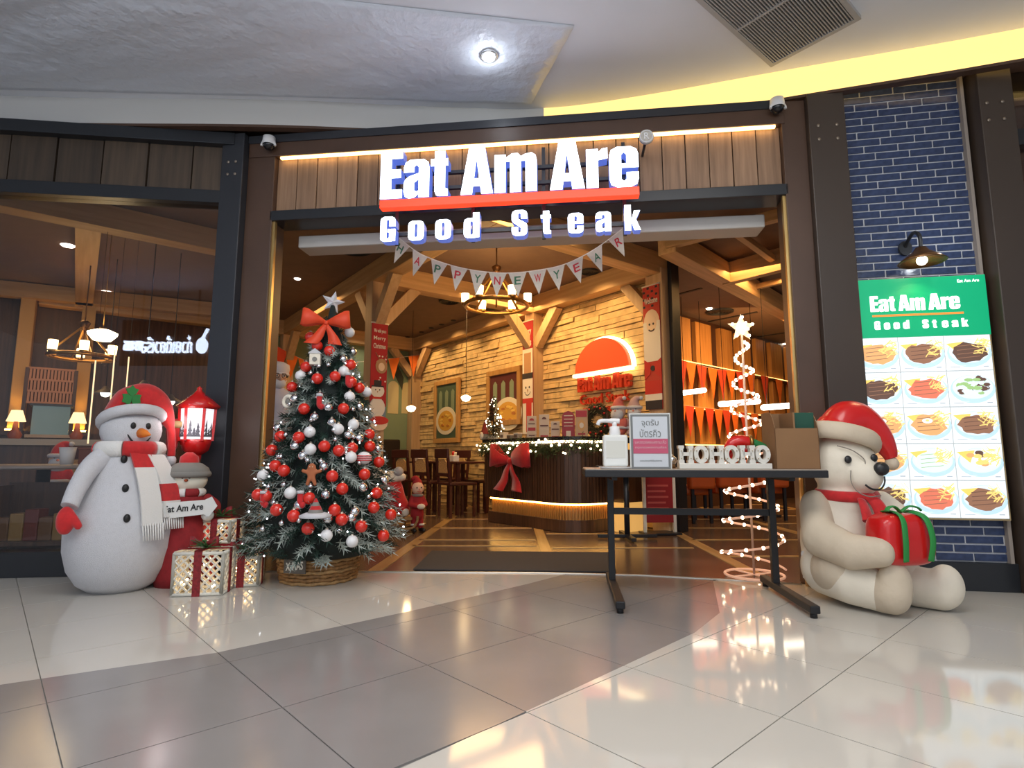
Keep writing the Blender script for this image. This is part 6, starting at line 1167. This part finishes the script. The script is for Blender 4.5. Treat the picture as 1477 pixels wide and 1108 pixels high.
def beam3(a, b, w_=.2, h_=.22, z=3.06): p, q = gnd(*a, 3.0), gnd(*b, 3.0); d = q-p; struct(MB().box(0, d.length, -w_/2, w_/2, -h_/2, h_/2).build('trim_25', BEAM, None, (p.x, p.y, z), math.atan2(d.y, d.x)))
beam3((-40, 285), (330, 362)); beam3((-30, 420), (330, 455), .16, .2); beam3((128, 325), (118, 500), .2, .2)
# uplit columns, wall shelf, lattice, screens
UP = mat('uplit_plaster', (.55, .35, .14), .7)
for px, lab in ((28, 'amber uplit column at the left edge behind the glass'), (118, 'amber uplit column behind the ring chandelier')):
    q = GW.px(px, 560, -.25); t = thing('wall_column', lab, 'column', GW.w(q[0], -.25, 0), GW.a); MB().box(-.08, .08, -.08, .25, 1.2, 3.18).build('shaft', UP, t, bevel=.01); MB().box(-.15, .15, -.16, .25, 1.10, 1.16).build('shelf', WALN, t); MB().box(-.09, .09, -.15, -.11, 1.165, 1.185).build('light_bar', emat('uplight', (1, .50, .08), 45), t); MB().box(-.12, .12, -.1, .25, 0, 1.10).build('pedestal', WALN, t); light('SPOT', GW.w(q[0], -.46, 1.25), 14, (1, .50, .10), .04, to=GW.w(q[0], -.30, 2.3), spot=50)
(a, z1), (b, z0) = GW.px(40, 530, -.5), GW.px(106, 583, -.5); t = thing('lattice_screen', 'pink brown openwork screen of upright cells behind the left glass', 'screen', GW.o, GW.a); LS = mat('lattice_copper', (.55, .28, .17), .5)
for r in range(4):
    zz = z0+(z1-z0)*r/3; MB().box(a, b, -.52, -.48, zz-.012, zz+.012).build('rail', LS, t)
n = 14
for r in range(3):
    for k in range(n): x = a+(b-a)*(k+(.5 if r % 2 else 0))/n; MB().box(x-.012, x+.012, -.515, -.485, z0+(z1-z0)*r/3, z0+(z1-z0)*(r+1)/3).build('upright', LS, t)
for x in (a, b): MB().box(x-.02, x+.02, -.53, -.47, .0, z1).build('post', WALN, t)
def cab(lab, x0, x1, y0, y1, z0, z1, face, lit=None):
    t = thing('display_counter', lab, 'counter', GW.o, GW.a); MB().box(x0, x1, y0, y1, 0, z0).build('body', WALN, t); MB().box(x0-.02, x1+.02, y0-.03, y1, z0, z0+.04).build('top', mat('pale_top', (.42, .34, .27), .3), t); f = MB().box(x0+.03, x1-.03, y0+.02, y1-.02, z0+.04, z1).build('glass_case', face, t); MB().box(x0, x1, y0, y1, z1, z1+.03).build('case_top', BLK, t)
    return t
xa_, za = GW.px(40, 620, -.9); xb_, zb_ = GW.px(106, 588, -.9); c_ = cab('glass topped display counter below the openwork screen', xa_, xb_, -1.0, -.6, max(.8, za-.1), zb_, mat('case_teal', (.10, .13, .12), .12, emit=.12, ecol=(.5, .75, .7)))
xa_, za = GW.px(-20, 620, -1.6); xb_, zb_ = GW.px(145, 640, -1.6); t = thing('long_counter', 'long dark counter with pale band behind the left glass', 'counter', GW.o, GW.a); MB().box(xa_, xb_, -1.9, -1.5, 0, .95).build('body', WALN, t); MB().box(xa_, xb_, -1.95, -1.5, .95, 1.02).build('pale_band', mat('band_pale', (.40, .36, .30), .4), t)
for px, lab in ((24, 'small red brown table lamp left of the display counter'), (113, 'small red brown table lamp right of the display counter')):
    q = GW.px(px, 600, -1.7); t = thing('table_lamp', lab, 'lamp', GW.w(q[0], -1.7, 1.02), 0); MB().lathe([(.05, 0), (.07, .05), (.03, .12), (.02, .2), (0, .2)], n=16).build('base', mat('lamp_red_brown', (.28, .06, .02), .35), t); MB().lathe([(.09, .2), (.05, .33), (.0, .33)], n=16).build('shade', emat('lampshade', (1, .62, .3), 2.2), t)
# plush on a chair, table by the glass with a cup
p = lin(30, 640, 5.3); ch = clone(c0, (p.x-.1, 5.95, 0), R(20), 'dark chair with a red plush figure on it behind the left glass'); santa_plush('plush figure in red sitting on a chair behind the left glass', (p.x-.1, 5.90, .47), R(30), .75)
p = lin(35, 676, 4.75); t = thing('round_table', 'round pale rimmed table against the left glass', 'table', (p.x, 4.95, 0), 0); MB().lathe([(0, .72), (.60, .72), (.62, .735), (.60, .755), (0, .755)], n=40).build('tabletop', mat('pale_wood_top', (.36, .30, .26), .35), t); MB().cyl((0, 0, .03), (0, 0, .72), .05).build('pedestal', BLK, t); MB().lathe([(0, 0), (.28, 0), (.26, .03), (0, .03)], n=24).build('base', BLK, t)
q = lin(97, 660, 4.8); t = thing('white_cup', 'white paper cup at the edge of the round table', 'cup', (q.x, 4.80, .755), 0); MB().lathe([(0, 0), (.045, 0), (.06, .14), (.054, .14), (.042, .01)], n=20).build('cup_body', WHITE, t); MB().torus((0, 0, .14), .058, .004, 20, 6).build('rim', WHITE, t)
q = lin(125, 652, 4.85); t = thing('spice_box', 'red brown box beside the white cup behind the glass', 'box', (q.x, 4.9, .755), 0); MB().box(-.07, .07, -.05, .05, 0, .13).build('box_body', mat('box_red_brown', (.22, .06, .03), .5), t, bevel=.008); MB().box(-.075, .075, -.055, .055, .125, .14).build('lid', MATS['box_red_brown'], t, bevel=.004)
# floor items mirrored in the lower glass, built as a made-up shelf with boxes
a, b = LB.px(-20, 770, .35)[0], LB.px(150, 770, .35)[0]; t = thing('reflection_shelf', 'low dark shelf made up for mirrored floor items in the left glass', 'shelf', LB.o, LB.a); MB().box(a, b, .25, .55, .17, .20).build('board', WALN, t); MB().box(a, b, .53, .56, 0, .62).build('back', WALN, t)
for x in (a, b-.03): MB().box(x, x+.03, .25, .55, 0, .60).build('side', WALN, t)
PKM = [mat('reflection_brown', (.16, .075, .03), .5), mat('reflection_gold', (.30, .17, .05), .45), mat('reflection_red', (.16, .03, .02), .5)]
for k in range(7):
    x = a+.08+(b-a-.12)*k/7; o = MB().box(0, (b-a)/8.5, 0, .12, 0, .17+.03*(k % 3)).build('reflection', PKM[k % 3], None, LB.w(x, .30, .20), LB.a, .008)
    tag(o, ('dim brown packet', 'dim gold packet', 'dim dark red packet')[k % 3]+' made up for mirrored floor items in the left glass', 'reflection', ('brown', 'gold', 'dark red')[k % 3]+' boxes made up for mirrored floor items')
# the sign of the shop opposite: stands behind the viewer and shows mirrored in the left glass
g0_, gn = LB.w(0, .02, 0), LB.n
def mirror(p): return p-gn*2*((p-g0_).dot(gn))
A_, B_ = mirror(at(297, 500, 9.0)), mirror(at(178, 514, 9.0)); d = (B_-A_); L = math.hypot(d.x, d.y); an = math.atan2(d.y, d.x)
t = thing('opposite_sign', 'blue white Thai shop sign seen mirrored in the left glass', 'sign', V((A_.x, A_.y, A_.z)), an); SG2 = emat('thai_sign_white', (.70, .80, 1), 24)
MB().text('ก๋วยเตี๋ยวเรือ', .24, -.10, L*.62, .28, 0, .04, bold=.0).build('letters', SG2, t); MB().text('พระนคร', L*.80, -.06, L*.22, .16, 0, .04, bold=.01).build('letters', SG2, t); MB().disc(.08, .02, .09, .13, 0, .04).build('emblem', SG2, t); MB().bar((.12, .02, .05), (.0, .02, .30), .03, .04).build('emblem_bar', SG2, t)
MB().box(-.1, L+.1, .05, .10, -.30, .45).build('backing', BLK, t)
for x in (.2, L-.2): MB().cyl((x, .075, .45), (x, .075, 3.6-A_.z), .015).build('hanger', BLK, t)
